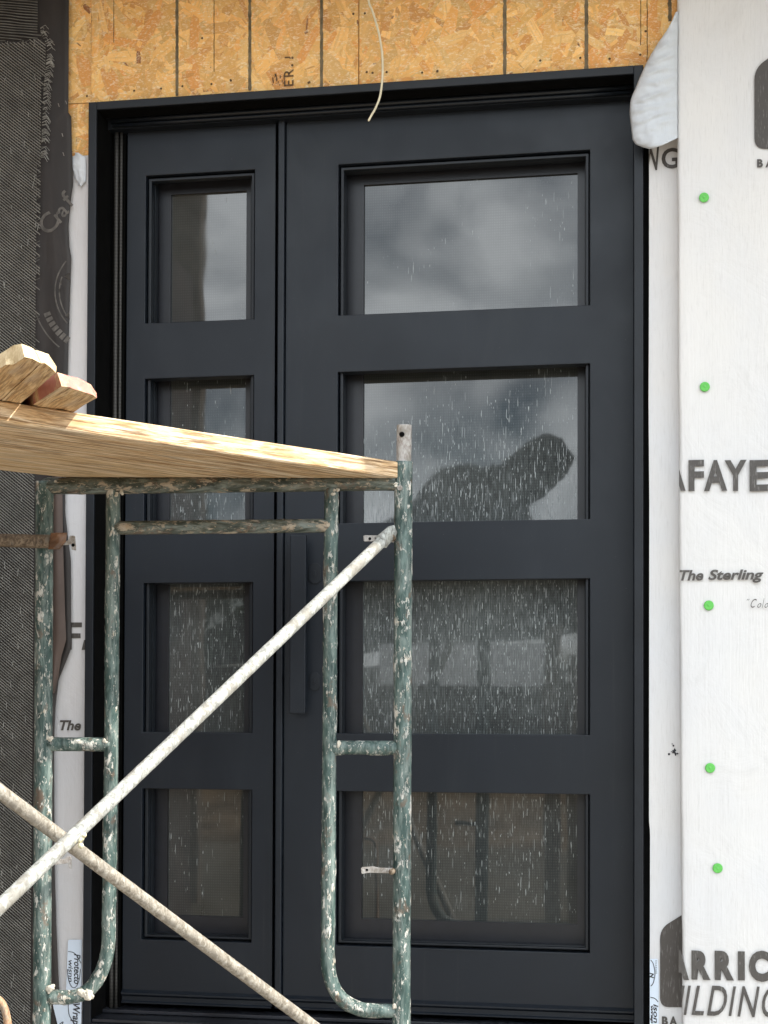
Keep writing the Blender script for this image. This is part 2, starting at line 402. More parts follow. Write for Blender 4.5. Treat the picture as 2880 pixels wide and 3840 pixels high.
# ------------------------------------------------------------------ writing
def glyph(ch):
    cu = bpy.data.curves.new('t', 'FONT'); cu.body = ch; cu.size = 1; cu.resolution_u = 4
    return cu
def letter_mesh(bm, ch, quad, Y, bold=0.0, shear=0.0, rot=0, clip=None, wscale=1):
    """fit glyph(s) ch into the rectangle x0,x1,z0,z1 of the plane y = Y; rot in 90-degree turns"""
    x0, x1, z0, z1 = quad
    cu = glyph(ch); cu.offset = bold; cu.shear = shear
    o = bpy.data.objects.new('t', cu); COL.objects.link(o)
    dg = bpy.context.evaluated_depsgraph_get(); me = o.evaluated_get(dg).to_mesh()
    P = [v.co.copy() for v in me.vertices]; Fs = [list(p.vertices) for p in me.polygons]
    o.evaluated_get(dg).to_mesh_clear(); bpy.data.objects.remove(o); bpy.data.curves.remove(cu)
    if not P: return
    if rot: P = [Vector((-p.y, p.x, 0)) if rot == 1 else Vector((p.y, -p.x, 0)) for p in P]
    a0, a1 = min(p.x for p in P), max(p.x for p in P); b0, b1 = min(p.y for p in P), max(p.y for p in P)
    V = [bm.verts.new((x0+(p.x-a0)/(a1-a0)*(x1-x0), Y, z0+(p.y-b0)/(b1-b0)*(z1-z0))) for p in P]
    for f in Fs:
        try: bm.faces.new([V[i] for i in f])
        except ValueError: pass
def clip_x(bm, x, keep=1):
    g = bm.verts[:]+bm.edges[:]+bm.faces[:]
    bmesh.ops.bisect_plane(bm, geom=g, plane_co=(x, 0, 0), plane_no=(-keep, 0, 0), clear_outer=True)
def px_quad(u0, u1, v0, v1, Y):
    a = at(u0, v1, Y); b = at(u1, v0, Y); return (a.x, b.x, a.z, b.z)
def solidify_text(bm, t=.0004):
    r = bmesh.ops.extrude_face_region(bm, geom=bm.faces[:])
    vs = [g for g in r['geom'] if isinstance(g, bmesh.types.BMVert)]
    bmesh.ops.translate(bm, vec=(0, -t, 0), verts=vs)
    bmesh.ops.recalc_face_normals(bm, faces=bm.faces[:])
def flatpoly(bm, pts, Y, t=.0008):
    P = [at(u, v, Y) for u, v in pts]; prism(bm, [Vector((p.x, Y, p.z)) for p in P], (0, t, 0))

# ================================================================== SETTING
GZ = -.45
bm = bmesh.new(); n_ = 60
for i in range(n_+1):
    for j in range(n_+1):
        x = -400+800*i/n_; y = -600+1000*j/n_
        bm.verts.new((x, y, GZ))
bm.verts.ensure_lookup_table()
for i in range(n_):
    for j in range(n_):
        a = i*(n_+1)+j; bm.faces.new([bm.verts[k] for k in (a, a+n_+1, a+n_+2, a+1)])
g = link('ground', bm, M_DIRT); tag(g, kind='structure')

bm = bmesh.new(); box(bm, -2.45, 5, -4.9, .19, GZ-.1, GZ+.004)  # unseen pale slab, added to bounce sunlight up onto planks and wraps
tag(link('bounce_slab', bm, plain('pale_bounce', (.32, .295, .26, 1), .9, .2, 0, 6, .12)), kind='structure')
# ---- plane depths (door face is y = 0, the street side is -y)
YF = -.12; YO = -.10
XL, XR = -1.682, -.1395            # frame outside
FIL, FIR = -1.658, -.164           # frame inside
ZT, ZI = 2.7195, 2.6965
ZB = .10

door = empty('entry_door', (-.9, 0, .14), 'tall black steel entry door with four glass lites and a narrow matching sidelight', 'door')
# frame (jambs, head) with its return to the wall
bm = bmesh.new()
zb = at(340, 3836, YF).z
box(bm, XL, FIL, YF, .06, -.42, ZT)
box(bm, FIR, XR, YF, .06, -.42, ZT)
box(bm, FIL, FIR, YF, .06, ZI, ZT)
box(bm, FIL, FIR, YF, .06, -.42, zb)
fr = link('frame', bm, M_FRAME, door, bevel=.0018)
# left step and beads
b0, b1, b2 = at(420, 1900, -.008).x, at(451, 1900, -.008).x, at(468, 1900, 0).x
zsill = zb+.004
sw = .006
for nme, (xa, xb) in enumerate(((b0, b0+(b1-b0)*.52), (b0+(b1-b0)*.66, b1))):
    bm = bmesh.new(); tube(bm, [((xa+xb)/2, -.006, zsill), ((xa+xb)/2, -.006, 2.69)], (xb-xa)/2, 12, .1)
    link('weatherstrip', bm, M_STRIP, fr, smooth=True)
zt0, zt1 = at(960, 409, -.05).z, at(960, 441, -.05).z
bm = bmesh.new()
h_ = zt0-zt1
tube(bm, [(FIL+.016, -.046, zt0-.26*h_), (FIR, -.046, zt0-.26*h_)], .26*h_, 12, .2)
link('weatherstrip', bm, M_TRIM, fr, smooth=True)
bm = bmesh.new(); tube(bm, [(FIL+.02, -.044, zt1+.22*h_), (FIR, -.044, zt1+.22*h_)], .22*h_, 12, .2)
link('weatherstrip', bm, M_TRIM, fr, smooth=True)
bm = bmesh.new(); box(bm, FIL+.0005, FIR-.0005, -.036, .055, zt1-.002, ZI-.0005)
link('head_stop', bm, M_FRAME, fr)
bm = bmesh.new(); box(bm, FIL+.0005, b1+.004, .006, .058, zsill, zt1-.003)
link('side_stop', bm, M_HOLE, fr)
bm = bmesh.new(); box(bm, FIL+.0004, FIL+.002, YF+.006, -.001, zb+.012, ZI-.003); link('dark_lining', bm, M_HOLE, fr)  # near-black strip that makes the left jamb reveal darker
bm = bmesh.new(); box(bm, FIL+.003, FIR-.003, YF+.006, -.055, ZI-.002, ZI-.0004); link('dark_lining', bm, M_HOLE, fr)  # near-black strip that makes the head reveal darker
# sill and threshold
bm = bmesh.new()
z1 = at(1500, 3826, -.02).z
box(bm, FIL+.001, FIR-.001, -.112, .05, zb+.0005, zb+.010)
box(bm, FIL+.001, FIR-.001, -.030, .05, zb+.012, zb+.022)
link('threshold', bm, plain('dark_threshold', (.02, .022, .028, 1), .3, .5, 0, 5, .5), door, bevel=.002)

# openings (x) and levels (z) of the lites
SX = (-1.553, -1.2306); LX = (-.988, -.2869)
Z = [2.5413, 2.1166, 1.9567, 1.5334, 1.3717, .9475, .7869, .3591]
z_slab0, z_slab1 = .180, 2.686
SL0 = at(469, 1900, 0).x; SR1 = at(592*1.736, 1900, 0).x
DL0 = at(615*1.736, 1900, 0).x; DR1 = -.1685
def leaf(name, x0, x1, ox, glass_px, mold_px, glassmat, label):
    zs = [z_slab0, Z[7], Z[6], Z[5], Z[4], Z[3], Z[2], Z[1], Z[0], z_slab1]
    bm = bmesh.new()
    plate(bm, [x0, ox[0], ox[1], x1], zs, lambda i, j: i == 1 and j in (1, 3, 5, 7), 0, .045)
    lf = link(name, bm, M_DOOR, door, bevel=.0018)
    # stepped glazing stops running behind the rails, top to bottom
    g3 = .004
    o = (ox[0]+g3, ox[1]-g3, Z[7]+.006, Z[0]-g3)
    bot = .028
    (ml, ml2), (mr2, mr), (mt, mt2), (mb2, mb) = mold_px
    i1 = (at(ml, 2300, .06).x, at(mr2, 2300, .06).x, at(ml+200, mb2, .06).z, at(ml+200, mt, .06).z)
    i2 = (at(ml2, 2300, .075).x, at(mr, 2300, .075).x, at(ml+200, mb, .075).z, at(ml+200, mt2, .075).z)
    bm = bmesh.new(); ring(bm, ox[0]-.006, ox[1]+.012, Z[7]-.006, Z[0]+.012, ox[0]+.0095, ox[1]-.0105, Z[7]+.024, Z[0]-.0105, .020, .044)
    # cut groove: separate ring further in
    bm.free(); bm = bmesh.new()
    ring(bm, o[0], o[1], o[2], o[3], ox[0]+.0125, ox[1]-.0125, Z[7]+.012, Z[0]-.0125, .014, .040)
    link('glazing_stop', bm, M_TRIM, lf, bevel=.0015)
    bm = bmesh.new()
    ring(bm, ox[0]-.001, ox[1]+.02, Z[7]+.0125, Z[0]+.02, i1[0], i1[1], i1[2], i1[3], .046, .070)
    link('glazing_stop', bm, M_TRIM, lf, bevel=.0015)
    gx0, gx1, gz0, gz1 = (at(glass_px[0], 2300, .09).x, at(glass_px[1], 2300, .09).x, at(glass_px[4], glass_px[3], .09).z, at(glass_px[4], glass_px[2], .09).z)
    bm = bmesh.new()
    ring(bm, ox[0]-.03, ox[1]+.05, Z[7]-.03, Z[0]+.05, gx0, gx1, gz0, gz1, .082, .0895)
    link('glass_edge_band', bm, M_BAND, lf)
    for a, b in ((1, 0), (3, 2), (5, 4), (7, 6)):
        lo = max(Z[a]-.03, gz0-.02); hi = min(Z[b]+.07, gz1+.02)
        bm = bmesh.new(); box(bm, gx0-.012, gx1+.012, .0905, .0965, lo, hi-.0005)
        link('glass', bm, glassmat, lf)
    return lf
sl = leaf('sidelight', SL0, SR1, SX, (636, 920, 726, 3435, 780), ((580, 593), (938, 940), (672, 688), (3503, 3488)), M_GLASS2, '')
dl = leaf('door_leaf', DL0, DR1, LX, (1362, 2166, 675, 3455, 1760), ((1293, 1311), (2194, 2192), (645, 655), (3535, 3508)), M_GLASS, '')
# blackness behind everything inside the frame
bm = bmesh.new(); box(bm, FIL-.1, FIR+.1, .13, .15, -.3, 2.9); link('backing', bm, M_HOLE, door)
# astragal / mullion between the two
bm = bmesh.new()
ax0, ax1 = at(597*1.736, 1900, -.014).x, at(611*1.736, 1900, -.014).x
box(bm, ax0, ax1, -.014, .04, z_slab0, z_slab1-.006)
link('astragal', bm, M_DOOR, door, bevel=.003)
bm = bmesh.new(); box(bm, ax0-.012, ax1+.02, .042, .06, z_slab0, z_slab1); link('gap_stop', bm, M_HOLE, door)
# kick ledge at the foot of each
for lf, xa, xb in ((sl, SL0+.001, SR1-.001), (dl, DL0+.001, DR1-.001)):
    bm = bmesh.new()
    prism(bm, [(xa, -.0005, .2165), (xa, -.012, .209), (xa, -.012, .2045), (xa, -.003, .198), (xa, -.003, .186), (xa, -.008, .183), (xa, -.008, .1795), (xa, -.0005, .1795)], (xb-xa, 0, 0))
    link('kick_ledge', bm, M_DOOR, lf)
# pull handle
p0, p1 = at(1090, 2007, -.044), at(1146, 2675, -.044)
bm = bmesh.new(); box(bm, p0.x, p1.x, -.050, -.036, p1.z, p0.z)
ph = link('pull_handle', bm, M_DOOR, dl, bevel=.002)
for z in (p0.z-.10, p1.z+.10):
    bm = bmesh.new(); tube(bm, [((p0.x+p1.x)/2-.004, -.037, z), ((p0.x+p1.x)/2-.004, -.0005, z)], .008, 14, .1)
    link('standoff', bm, M_DOOR, ph, smooth=True)
def octplate(u0, u1, v0, v1, name, t=.004):
    a = at(u0, v1, -.008); b = at(u1, v0, -.008); c = .3*(b.x-a.x); bm = bmesh.new()
    P = [(a.x+c, a.z), (b.x-c, a.z), (b.x, a.z+c), (b.x, b.z-c), (b.x-c, b.z), (a.x+c, b.z), (a.x, b.z-c), (a.x, a.z+c)]
    prism(bm, [(x, -t, z) for x, z in P], (0, t-.0005, 0))
    mx_ = ((a.x+b.x)/2, (a.z+b.z)/2)
    box(bm, mx_[0]-.003, mx_[0]+.003, -t-.003, -t+.001, mx_[1]-.008, mx_[1]+.008)
    return link(name, bm, M_TRIM, dl, bevel=.001)
octplate(1156, 1203, 2111, 2189, 'deadbolt'); octplate(1160, 1198, 2522, 2590, 'lock_plate')

# ================================================================== OSB
def osb_panel(name, x0, x1, z0, z1, parent, y=YO, seed=1):
    rnd = random.Random(seed)
    bm = bmesh.new(); box(bm, x0, x1, y+.0022, y+.012, z0, z1)
    lay = bm.loops.layers.color.new('fc'); uvl = bm.loops.layers.uv.new('UVMap')
    base = (.90, .68, .37, 1)
    for f in bm.faces:
        for l in f.loops: l[lay] = base
    n = int((x1-x0)*(z1-z0)*6500)
    pal = [(.91, .70, .39), (.90, .68, .37), (.88, .63, .32), (.94, .75, .46), (.91, .71, .40), (.83, .54, .24), (.95, .78, .50)]
    for k in range(n):
        big = rnd.random() < .48
        L_ = rnd.uniform(.06, .15) if big else rnd.uniform(.012, .05); W_ = L_*rnd.uniform(.12, .38) if big else L_*rnd.uniform(.1, .4)
        a = rnd.gauss(math.pi/2, .75) if rnd.random() < .7 else rnd.uniform(0, math.pi)
        cx, cz = rnd.uniform(x0, x1), rnd.uniform(z0, z1)
        c = list(rnd.choice(pal)); v = rnd.uniform(.91, 1.09)
        if rnd.random() < .05 and not big: c = [.50, .26, .09]
        mf = .25 if c[0] > .6 else 0
        c = [c[q]*(1-mf)+base[q]*mf for q in range(3)]; col = (c[0]*v, c[1]*v, c[2]*v, 1)
        yy = y+.002-k/n*.0016; tl = rnd.uniform(-.008, .008)
        ca, sa = math.cos(a), math.sin(a)
        P = []
        for (s, t) in ((-.5, -.38), (-.42, .42), (-.1, .5), (.3, .46), (.5, .3), (.46, -.35), (.05, -.5)):
            s *= rnd.uniform(.85, 1.1); t *= rnd.uniform(.75, 1.2)
            x = cx+(s*L_)*ca-(t*W_)*sa; z = cz+(s*L_)*sa+(t*W_)*ca
            P.append((min(max(x, x0), x1), yy+tl*s*L_, min(max(z, z0), z1), s*L_, t*W_))
        vs = [bm.verts.new(p[:3]) for p in P]
        try: f = bm.faces.new(vs)
        except ValueError: continue
        if f.calc_area() < 1e-7: bm.faces.remove(f); continue
        off = rnd.uniform(0, 50)
        for l, p in zip(f.loops, P): l[lay] = col; l[uvl].uv = (p[3]+off, p[4]+off)
    # flakes must face the street
    for f in bm.faces:
        f.normal_update()
        if len(f.verts) > 4 and f.normal.y > 0: f.normal_flip()
    return link(name, bm, M_OSB, parent)
osb = empty('sheathing_wall', (-.9, -.09, 2.72), 'yellow oriented strand board wall above the black door frame with grey vertical lines', 'wall')
zr = 3.26
xj = at(1345, 200, YO).x; xe = at(2545, 60, YO).x+.10
xw = at(255, 300, YO).x-.20; zj = at(290, 388, YO).z
osb_panel('strand_board', xw, xj-.0012, zj+.0015, zr, osb, seed=3) if False else None
osb_panel('strand_board', XL-.0005, xj-.0012, ZT+.0008, zr, osb, seed=3)
osb_panel('strand_board', xj+.0012, xe, ZT+.0008, zr, osb, seed=4)
osb_panel('strand_board', xw, XL-.0015, zj+.001, zr, osb, seed=5)
osb_panel('strand_board', xw, XL-.001, GZ, zj-.0012, osb, seed=6)
bm = bmesh.new(); box(bm, xw-3, FIL-.08, YO+.0125, YO+.03, GZ, zr); box(bm, FIL-.08, FIR+.08, YO+.0125, YO+.03, ZT-.01, zr); box(bm, FIR+.025+.003, xe+3, YO+.0125, YO+.03, GZ, zr)
link('joint_backing', bm, M_GAP, osb)
# grey lines snapped/painted down the boards
rs = random.Random(5)
def stripe(u, w_, v1, v0=0, name='painted_line', mat=None, ym=.0006):
    a = at(u, v1, YO); b = at(u, v0-160, YO); bm = bmesh.new(); n = 46; vs = []
    z_lo = max(a.z, ZT+.002)
    for i in range(n+1):
        z = z_lo+(b.z-z_lo)*i/n; x = a.x+(b.x-a.x)*i/n
        hw = w_/2*(1+.45*noise.noise(Vector((u, z*90, 0)))+.25*noise.noise(Vector((u, z*260, 3))))
        dx = .0012*noise.noise(Vector((u, z*40, 7)))
        vs.append((bm.verts.new((x-hw+dx, YO-ym, z)), bm.verts.new((x+hw+dx, YO-ym, z))))
    for p, q in zip(vs, vs[1:]): bm.faces.new((p[0], p[1], q[1], q[0]))
    bmesh.ops.recalc_face_normals(bm, faces=bm.faces[:])
    link(name, bm, mat or M_STRIPE, osb)
for u, w_, v1 in ((664, .0085, 360), (937, .0085, 340), (1206, .0085, 325), (1893, .0095, 285), (2199, .0095, 265), (2512, .009, 80)): stripe(u, w_, v1)
for u, v1 in ((427, 160), (803, 270), (2403, 170), (2427, 230)): stripe(u, .0016, v1, 0, 'crack', M_GAP)
# nail heads and knots
bm = bmesh.new()
for u, v in ((326, 360), (503, 340), (604, 332), (865, 300), (684, 323), (793, 315), (866, 302), (1157, 310), (1160, 308), (1375, 270), (1397, 273), (1450, 270), (1583, 272), (1640, 268), (2026, 227), (2176, 217), (2286, 220), (2401, 205), (1368, 50), (1325, 52), (2421, 117), (1640, 266), (758, 143)):
    p = at(u, v, YO-.0012)
    if p.z < ZT+.004 and u > 330: continue
    bmesh.ops.create_uvsphere(bm, u_segments=8, v_segments=6, radius=.0032, matrix=Matrix.Translation(p) @ Matrix.Diagonal((1, .35, 1, 1)))
link('nail_head', bm, M_STAMP, osb).__setitem__('kind', 'stuff')
# stamped letters, running up the board
bm = bmesh.new()
letter_mesh(bm, 'E', px_quad(1065, 1101, 300, 324, YO-.001), YO-.0016, .01, 0, 1)
letter_mesh(bm, 'R', px_quad(1065, 1101, 258, 290, YO-.001), YO-.0016, .01, 0, 1)
letter_mesh(bm, '. .', px_quad(1092, 1101, 212, 250, YO-.001), YO-.0016, .02, 0, 1)
letter_mesh(bm, 'J', px_quad(1068, 1090, 212, 224, YO-.001), YO-.0016, .02, 0, 1)
solidify_text(bm, .0002); link('stamped_lettering', bm, M_STAMP, osb)
bm = bmesh.new()
for k in range(26):
    p = at(1022+rs.random()*46, 322-rs.random()*38, YO-.0016); 
    if p.z < ZT+.003: continue
    s = rs.uniform(.001, .004); box(bm, p.x-s*.4, p.x+s*.4, YO-.0018-k*1e-5, YO-.0014, p.z, min(p.z+s*2.5, p.z+.01))
link('stamp_smudge', bm, M_STAMP, osb)

# ================================================================== right-hand wraps
def sheet(x_left, x_right, z0, z1, y, amp, nx, nz_, curl=None, seed=0):
    """thin wavy sheet with depth; x_left/x_right are functions of z"""
    bm = bmesh.new(); g_ = []
    for j in range(nz_+1):
        z = z0+(z1-z0)*j/nz_; xa, xb = x_left(z), x_right(z); row = []
        for i in range(nx+1):
            t = i/nx; x = xa+(xb-xa)*t
            yy = y+amp*(noise.noise(Vector((x*9+seed, z*1.3, seed)))+.5*noise.noise(Vector((x*34, z*2.2+seed, 4))))
            if curl: yy += curl(t, z)
            row.append(bm.verts.new((x, yy, z)))
        g_.append(row)
    for j in range(nz_):
        for i in range(nx): bm.faces.new((g_[j][i], g_[j][i+1], g_[j+1][i+1], g_[j+1][i]))
    return bm
def interp(tab):
    tab = sorted(tab)
    def f(z):
        if z <= tab[0][0]: return tab[0][1]
        for (a, x), (b, y) in zip(tab, tab[1:]):
            if z <= b: return x+(y-x)*(z-a)/(b-a)
        return tab[-1][1]
    return f
YA = YO-.008; YB = -.16
tabA = [(at(u, v, YA).z, at(u, v, YA).x) for u, v in ((2434, 300), (2434, 960), (2433, 1300), (2432, 1500), (2435, 1900), (2434, 2700), (2434, 3080), (2438, 3120), (2437, 3500), (2436, 4200), (2436, 6000))]
tabB = [(at(u, v, YB).z, at(u, v, YB).x) for u, v in ((2541, -300), (2542, 960), (2545, 1500), (2548, 2200), (2552, 3000), (2558, 3500), (2556, 4500), (2556, 7000))]
fA, fB = interp(tabA), interp(tabB)
wa = empty('inner_wrap_strip', (-.1, YA, GZ), 'narrow shaded strip of white printed house wrap right beside the door frame', 'house wrap')
bm = sheet(fA, lambda z: fB(z)+.08, GZ, at(2480, 300, YA).z, YA, .0012, 14, 160, seed=2)
link('wrap_sheet', bm, M_WRAP, wa, smooth=True)
wb = empty('outer_wrap_wall', (.2, YB, GZ), 'bright white printed house wrap covering the projecting wall at the right edge', 'wall')
def curlB(t, z):
    s = t*1.6/.012; return (.05 if t == 0 else 0)
bm = bmesh.new(); nz_ = 200; cols = [(-.0005, .055), (-.0005, .012), (.001, .005), (.004, .0015), (.009, 0)]+[(.009+1.4*(k/70), 0) for k in range(1, 71)]
rows = []
for j in range(nz_+1):
    z = GZ+(zr-.01-GZ)*j/nz_; x0 = fB(z); row = []
    for dx, dy in cols:
        x = x0+dx
        wv = .0034*(noise.noise(Vector((x*8, z*1.1, 1)))+.6*noise.noise(Vector((x*30, z*2.5, 4)))) if dy < .05 else 0
        row.append(bm.verts.new((x+.0022*noise.noise(Vector((z*5, dy*30, 2)))+.0008*noise.noise(Vector((z*40, dy*30, 2))), YB+dy+wv, z)))
    rows.append(row)
for a, b in zip(rows, rows[1:]):
    for i in range(len(cols)-1): bm.faces.new((a[i], a[i+1], b[i+1], b[i]))
link('wrap_sheet', bm, M_WRAPB, wb, smooth=True)
bm = bmesh.new(); box(bm, fB(1)+.02, 3.2, YB+.06, YO-.0005+.0, GZ, zr); bm.free()
# letters on the outer wrap
YT = YB-.0056
def word(items, parent, mat, Y, clipx=None, keep=1, name='lettering', **kw):
    bm = bmesh.new()
    for it in items:
        ch, u0, u1, v0, v1 = it[:5]
        k2 = dict(kw); k2.update(it[5] if len(it) > 5 else {})
        letter_mesh(bm, ch, px_quad(u0, u1, v0, v1, Y), Y, **k2)
    if clipx is not None: clip_x(bm, clipx, keep)
    if bm.faces: solidify_text(bm, .0003)
    link(name, bm, mat, parent)
cB = at(2546, 1780, YT).x
word([('A', 2490, 2571, 1724, 1842), ('F', 2582, 2640, 1724, 1842), ('A', 2640, 2727, 1724, 1842), ('Y', 2717, 2800, 1724, 1842), ('E', 2811, 2884, 1724, 1842), ('T', 2892, 2970, 1724, 1842)], wb, M_INK, YT, cB+.0002, 1, bold=.035)
word([('The', 2548, 2638, 2137, 2178), ('Sterling', 2656, 2863, 2134, 2187)], wb, M_INK, YT, at(2548, 2160, YT).x, 1, bold=.03, shear=.25)
word([('"', 2800, 2811, 2246, 2252), ('C', 2815, 2838, 2246, 2279), ('o', 2840, 2855, 2262, 2279), ('l', 2858, 2866, 2244, 2279), ('o', 2867, 2882, 2262, 2279)], wb, M_INK, YT, bold=-.004, shear=.55)
word([('B', 2839, 2861, 596, 628), ('A', 2870, 2902, 596, 628)], wb, M_INK, YT, bold=.04)
cL = at(2545, 3620, YT).x
word([('A', 2508, 2584, 3566, 3673), ('R', 2593, 2665, 3566, 3673), ('R', 2680, 2753, 3567, 3675), ('I', 2767, 2793, 3568, 3676), ('C', 2808, 2890, 3566, 3680)], wb, M_INK, YT, cL, 1, bold=.06)
word([('U', 2500, 2568, 3696, 3806), ('I', 2563, 2591, 3696, 3806), ('L', 2593, 2640, 3697, 3806), ('D', 2651, 2727, 3698, 3808), ('I', 2732, 2760, 3699, 3810), ('N', 2765, 2849, 3700, 3812), ('G', 2857, 2925, 3700, 3814)], wb, M_INK, YT, at(2556, 3750, YT).x, 1, bold=.006, shear=.28)
def rounded(P, r, n=6):
    out_ = []
    for i, p in enumerate(P):
        p = Vector(p); a = Vector(P[i-1]); b = Vector(P[(i+1) % len(P)])
        r1 = r if not isinstance(r, (list, tuple)) else r[i]
        if r1 == 0: out_.append(tuple(p)); continue
        d1, d2 = (a-p).normalized(), (b-p).normalized()
        s, e = p+d1*r1, p+d2*r1
        for k in range(n+1):
            t = k/n; out_.append(tuple((1-t)**2*s+2*t*(1-t)*p+t*t*e))
    return out_
bm = bmesh.new(); flatpoly(bm, rounded([(2829, 255), (2980, 150), (3120, 255), (3120, 558), (2829, 558)], [45, 30, 45, 40, 40]), YT, .0004); link('printed_emblem', bm, M_INK2, wb)
YAT = YA-.0022
bm = bmesh.new(); flatpoly(bm, rounded([(2475, 3482), (2556, 3432), (2565, 3777), (2475, 3777)], [40, 0, 0, 36]), YAT, .0004); link('printed_emblem', bm, M_INK2, wa)
word([('N', 2426, 2472, 545, 640, dict(shear=.2)), ('G', 2481, 2546, 553, 634)], wa, M_INK2, YAT, fA(2.4)+.001, 1, bold=.02)
word([('B', 2482, 2505, 3812, 3845), ('A', 2510, 2540, 3812, 3845)], wa, M_INK, YAT, bold=.05)
# black smudge
bm = bmesh.new()
for k in range(16):
    p = at(2527+rs.gauss(0, 5), 2818+rs.gauss(0, 9), YAT); s = rs.uniform(.001, .0034)
    bmesh.ops.create_uvsphere(bm, u_segments=7, v_segments=5, radius=s, matrix=Matrix.Translation(p) @ Matrix.Diagonal((1, .3, 1, 1)))
link('tar_spot', bm, M_PEN, wa)
# dark slot between frame and wrap
bm = bmesh.new(); box(bm, XR+.0005, XR+.03, YO+.004, YO+.010, GZ, ZT)
tag(link('sealant_gap', bm, M_HOLE), 'dark caulking gap running down between the door frame and the right wrap', 'gap')

# green cap nails
caps = [((2640, 740), 'topmost green cap nail on the outer wrap, level with the upper lite'),
        ((2643, 1450), 'green cap nail a little above the large grey lettering on the outer wrap'),
        ((2658, 2270), 'green cap nail just under the words The Sterling'),
        ((2663, 2880), 'second lowest green cap nail, level with the rail above the bottom lite'),
        ((2691, 3256), 'lowest green cap nail, above the bold lettering at the bottom right')]
capmesh = None
for (u, v), lab in caps:
    p = at(u, v, YB-.0048)
    if capmesh is None:
        bm = bmesh.new(); prof = [(0, -.0016), (.0022, -.0016), (.0032, -.0007), (.0070, -.0010), (.0108, -.0012), (.0124, -.0008), (.0128, .0016)]
        rg = []
        for r, y in prof[1:]:
            rg.append([bm.verts.new((r*math.cos(a*math.pi/14), y, r*math.sin(a*math.pi/14))) for a in range(28)])
        c0 = bm.verts.new((0, -.0026, 0))
        for k in range(28): bm.faces.new((c0, rg[0][(k+1) % 28], rg[0][k]))
        for a, b in zip(rg, rg[1:]):
            for k in range(28): bm.faces.new((a[k], a[(k+1) % 28], b[(k+1) % 28], b[k]))
        bmesh.ops.recalc_face_normals(bm, faces=bm.faces[:])
        o = link('cap_nail', bm, M_GREEN, smooth=True); capmesh = o
    else:
        o = capmesh.copy(); COL.objects.link(o)
    o.location = p; tag(o, lab, 'nail', 'green cap nails on the house wrap')

# ================================================================== loose flap hanging over the frame corner
LB = [(2532, 52), (2519, 80), (2499, 116), (2468, 160), (2441, 203), (2424, 235), (2412, 260), (2398, 292), (2383, 330), (2370, 358), (2363, 384), (2361, 430), (2365, 465), (2369, 500), (2372, 524), (2383, 541), (2408, 552), (2435, 559)]
YFl = -.175
bm = bmesh.new(); G = []; nu = 26
path = []
for (a, b) in zip(LB, LB[1:]):
    for k in range(5): path.append((a[0]+(b[0]-a[0])*k/5, a[1]+(b[1]-a[1])*k/5))
path.append(LB[-1])
for k, (u, v) in enumerate(path):
    row = []
    tt = k/len(path)
    ve = v-(22 if v > 500 else 0)*((v-500)/59)*1.6 - 8
    for i in range(nu+1):
        t = i/nu
        uu = u+(2543-u)*t; vv = v+(ve-v)*t - 12*math.sin(t*3.1)*(.3+tt)
        if v > 541: vv = v+(515-v)*t**1.4
        bul = math.sin(min(1, t*1.0)*math.pi)**.7*.028*min(1, (2545-u)/120)
        ph = (vv+.30*(uu-2361))/13.5+1.8*noise.noise(Vector((uu*.010, vv*.012, 0)))
        fold = -.0085*(1-abs(math.sin(ph)))**1.5*math.sin(t*math.pi)**.5*(1 if v < 440 else max(.15, 1-(v-440)/80))
        fold += .0045*noise.noise(Vector((uu*.03, vv*.045, 2)))
        Y = YFl+.022*t-bul+fold
        row.append(bm.verts.new(at(uu, vv, Y)))
    G.append(row)
for a, b in zip(G, G[1:]):
    for i in range(nu): bm.faces.new((a[i], a[i+1], b[i+1], b[i]))
bmesh.ops.recalc_face_normals(bm, faces=bm.faces[:])
fl = link('wrap_flap', bm, M_FLAP, smooth=True)
s_ = fl.modifiers.new('thick', 'SOLIDIFY'); s_.thickness = .0012; s_.offset = 1
tag(fl, 'crumpled bluish white flap of loose wrap hanging over the top right frame corner', 'house wrap flap')

# ================================================================== left-hand layers
YWL = YO-.006; YFE = YO-.018; YLA = YO-.034
def tabx(pts, Y): return interp([(at(u, v, Y).z, at(u, v, Y).x) for u, v in pts])
ls = empty('left_wrap_strip', (-1.72, YWL, GZ), 'thin white house wrap strip between the dark paper and the left door jamb', 'house wrap')
z_top = at(290, 585, YWL).z
fl_ = tabx(((262, 585), (258, 1365), (256, 2000), (200, 2500), (200, 3300), (205, 3840), (205, 6000)), YWL)
bm = sheet(lambda z: fl_(z)-.03, lambda z: XL-.0008, GZ, z_top, YWL, .0012, 12, 150, seed=9)
link('wrap_sheet', bm, mat_wrap('left_wrap', (.60, .58, .575, 1), (.55, .545, .555, 1)), ls, smooth=True)
# torn top of the strip
bm = bmesh.new(); g_ = []
for j in range(26):
    t = j/25; v = 572+t*135; ul = [281, 274, 266, 262, 268, 276, 279, 284, 292, 300][min(9, int(t*10))]+2*noise.noise(Vector((j*.7, 0, 0)))
    ur = 322-abs(t-.5)*4-(26*(1-t*7) if t < .14 else 0)-(22*(t-.8)*5 if t > .8 else 0)
    g_.append([bm.verts.new(at(ul+(ur-ul)*i/10, v+3*noise.noise(Vector((i, j, 3))), YWL-.006-.006*math.sin(i/10*math.pi)+.003*noise.noise(Vector((i*.5, j*.3, 1))))) for i in range(11)])
for a, b in zip(g_, g_[1:]):
    for i in range(10): bm.faces.new((a[i], a[i+1], b[i+1], b[i]))
bmesh.ops.recalc_face_normals(bm, faces=bm.faces[:])
o = link('torn_scrap', bm, M_FLAP, ls, smooth=True); o['label'] = 'brighter crumpled scrap at the torn top of the strip'
YLT = YWL-.0022
bm = bmesh.new()
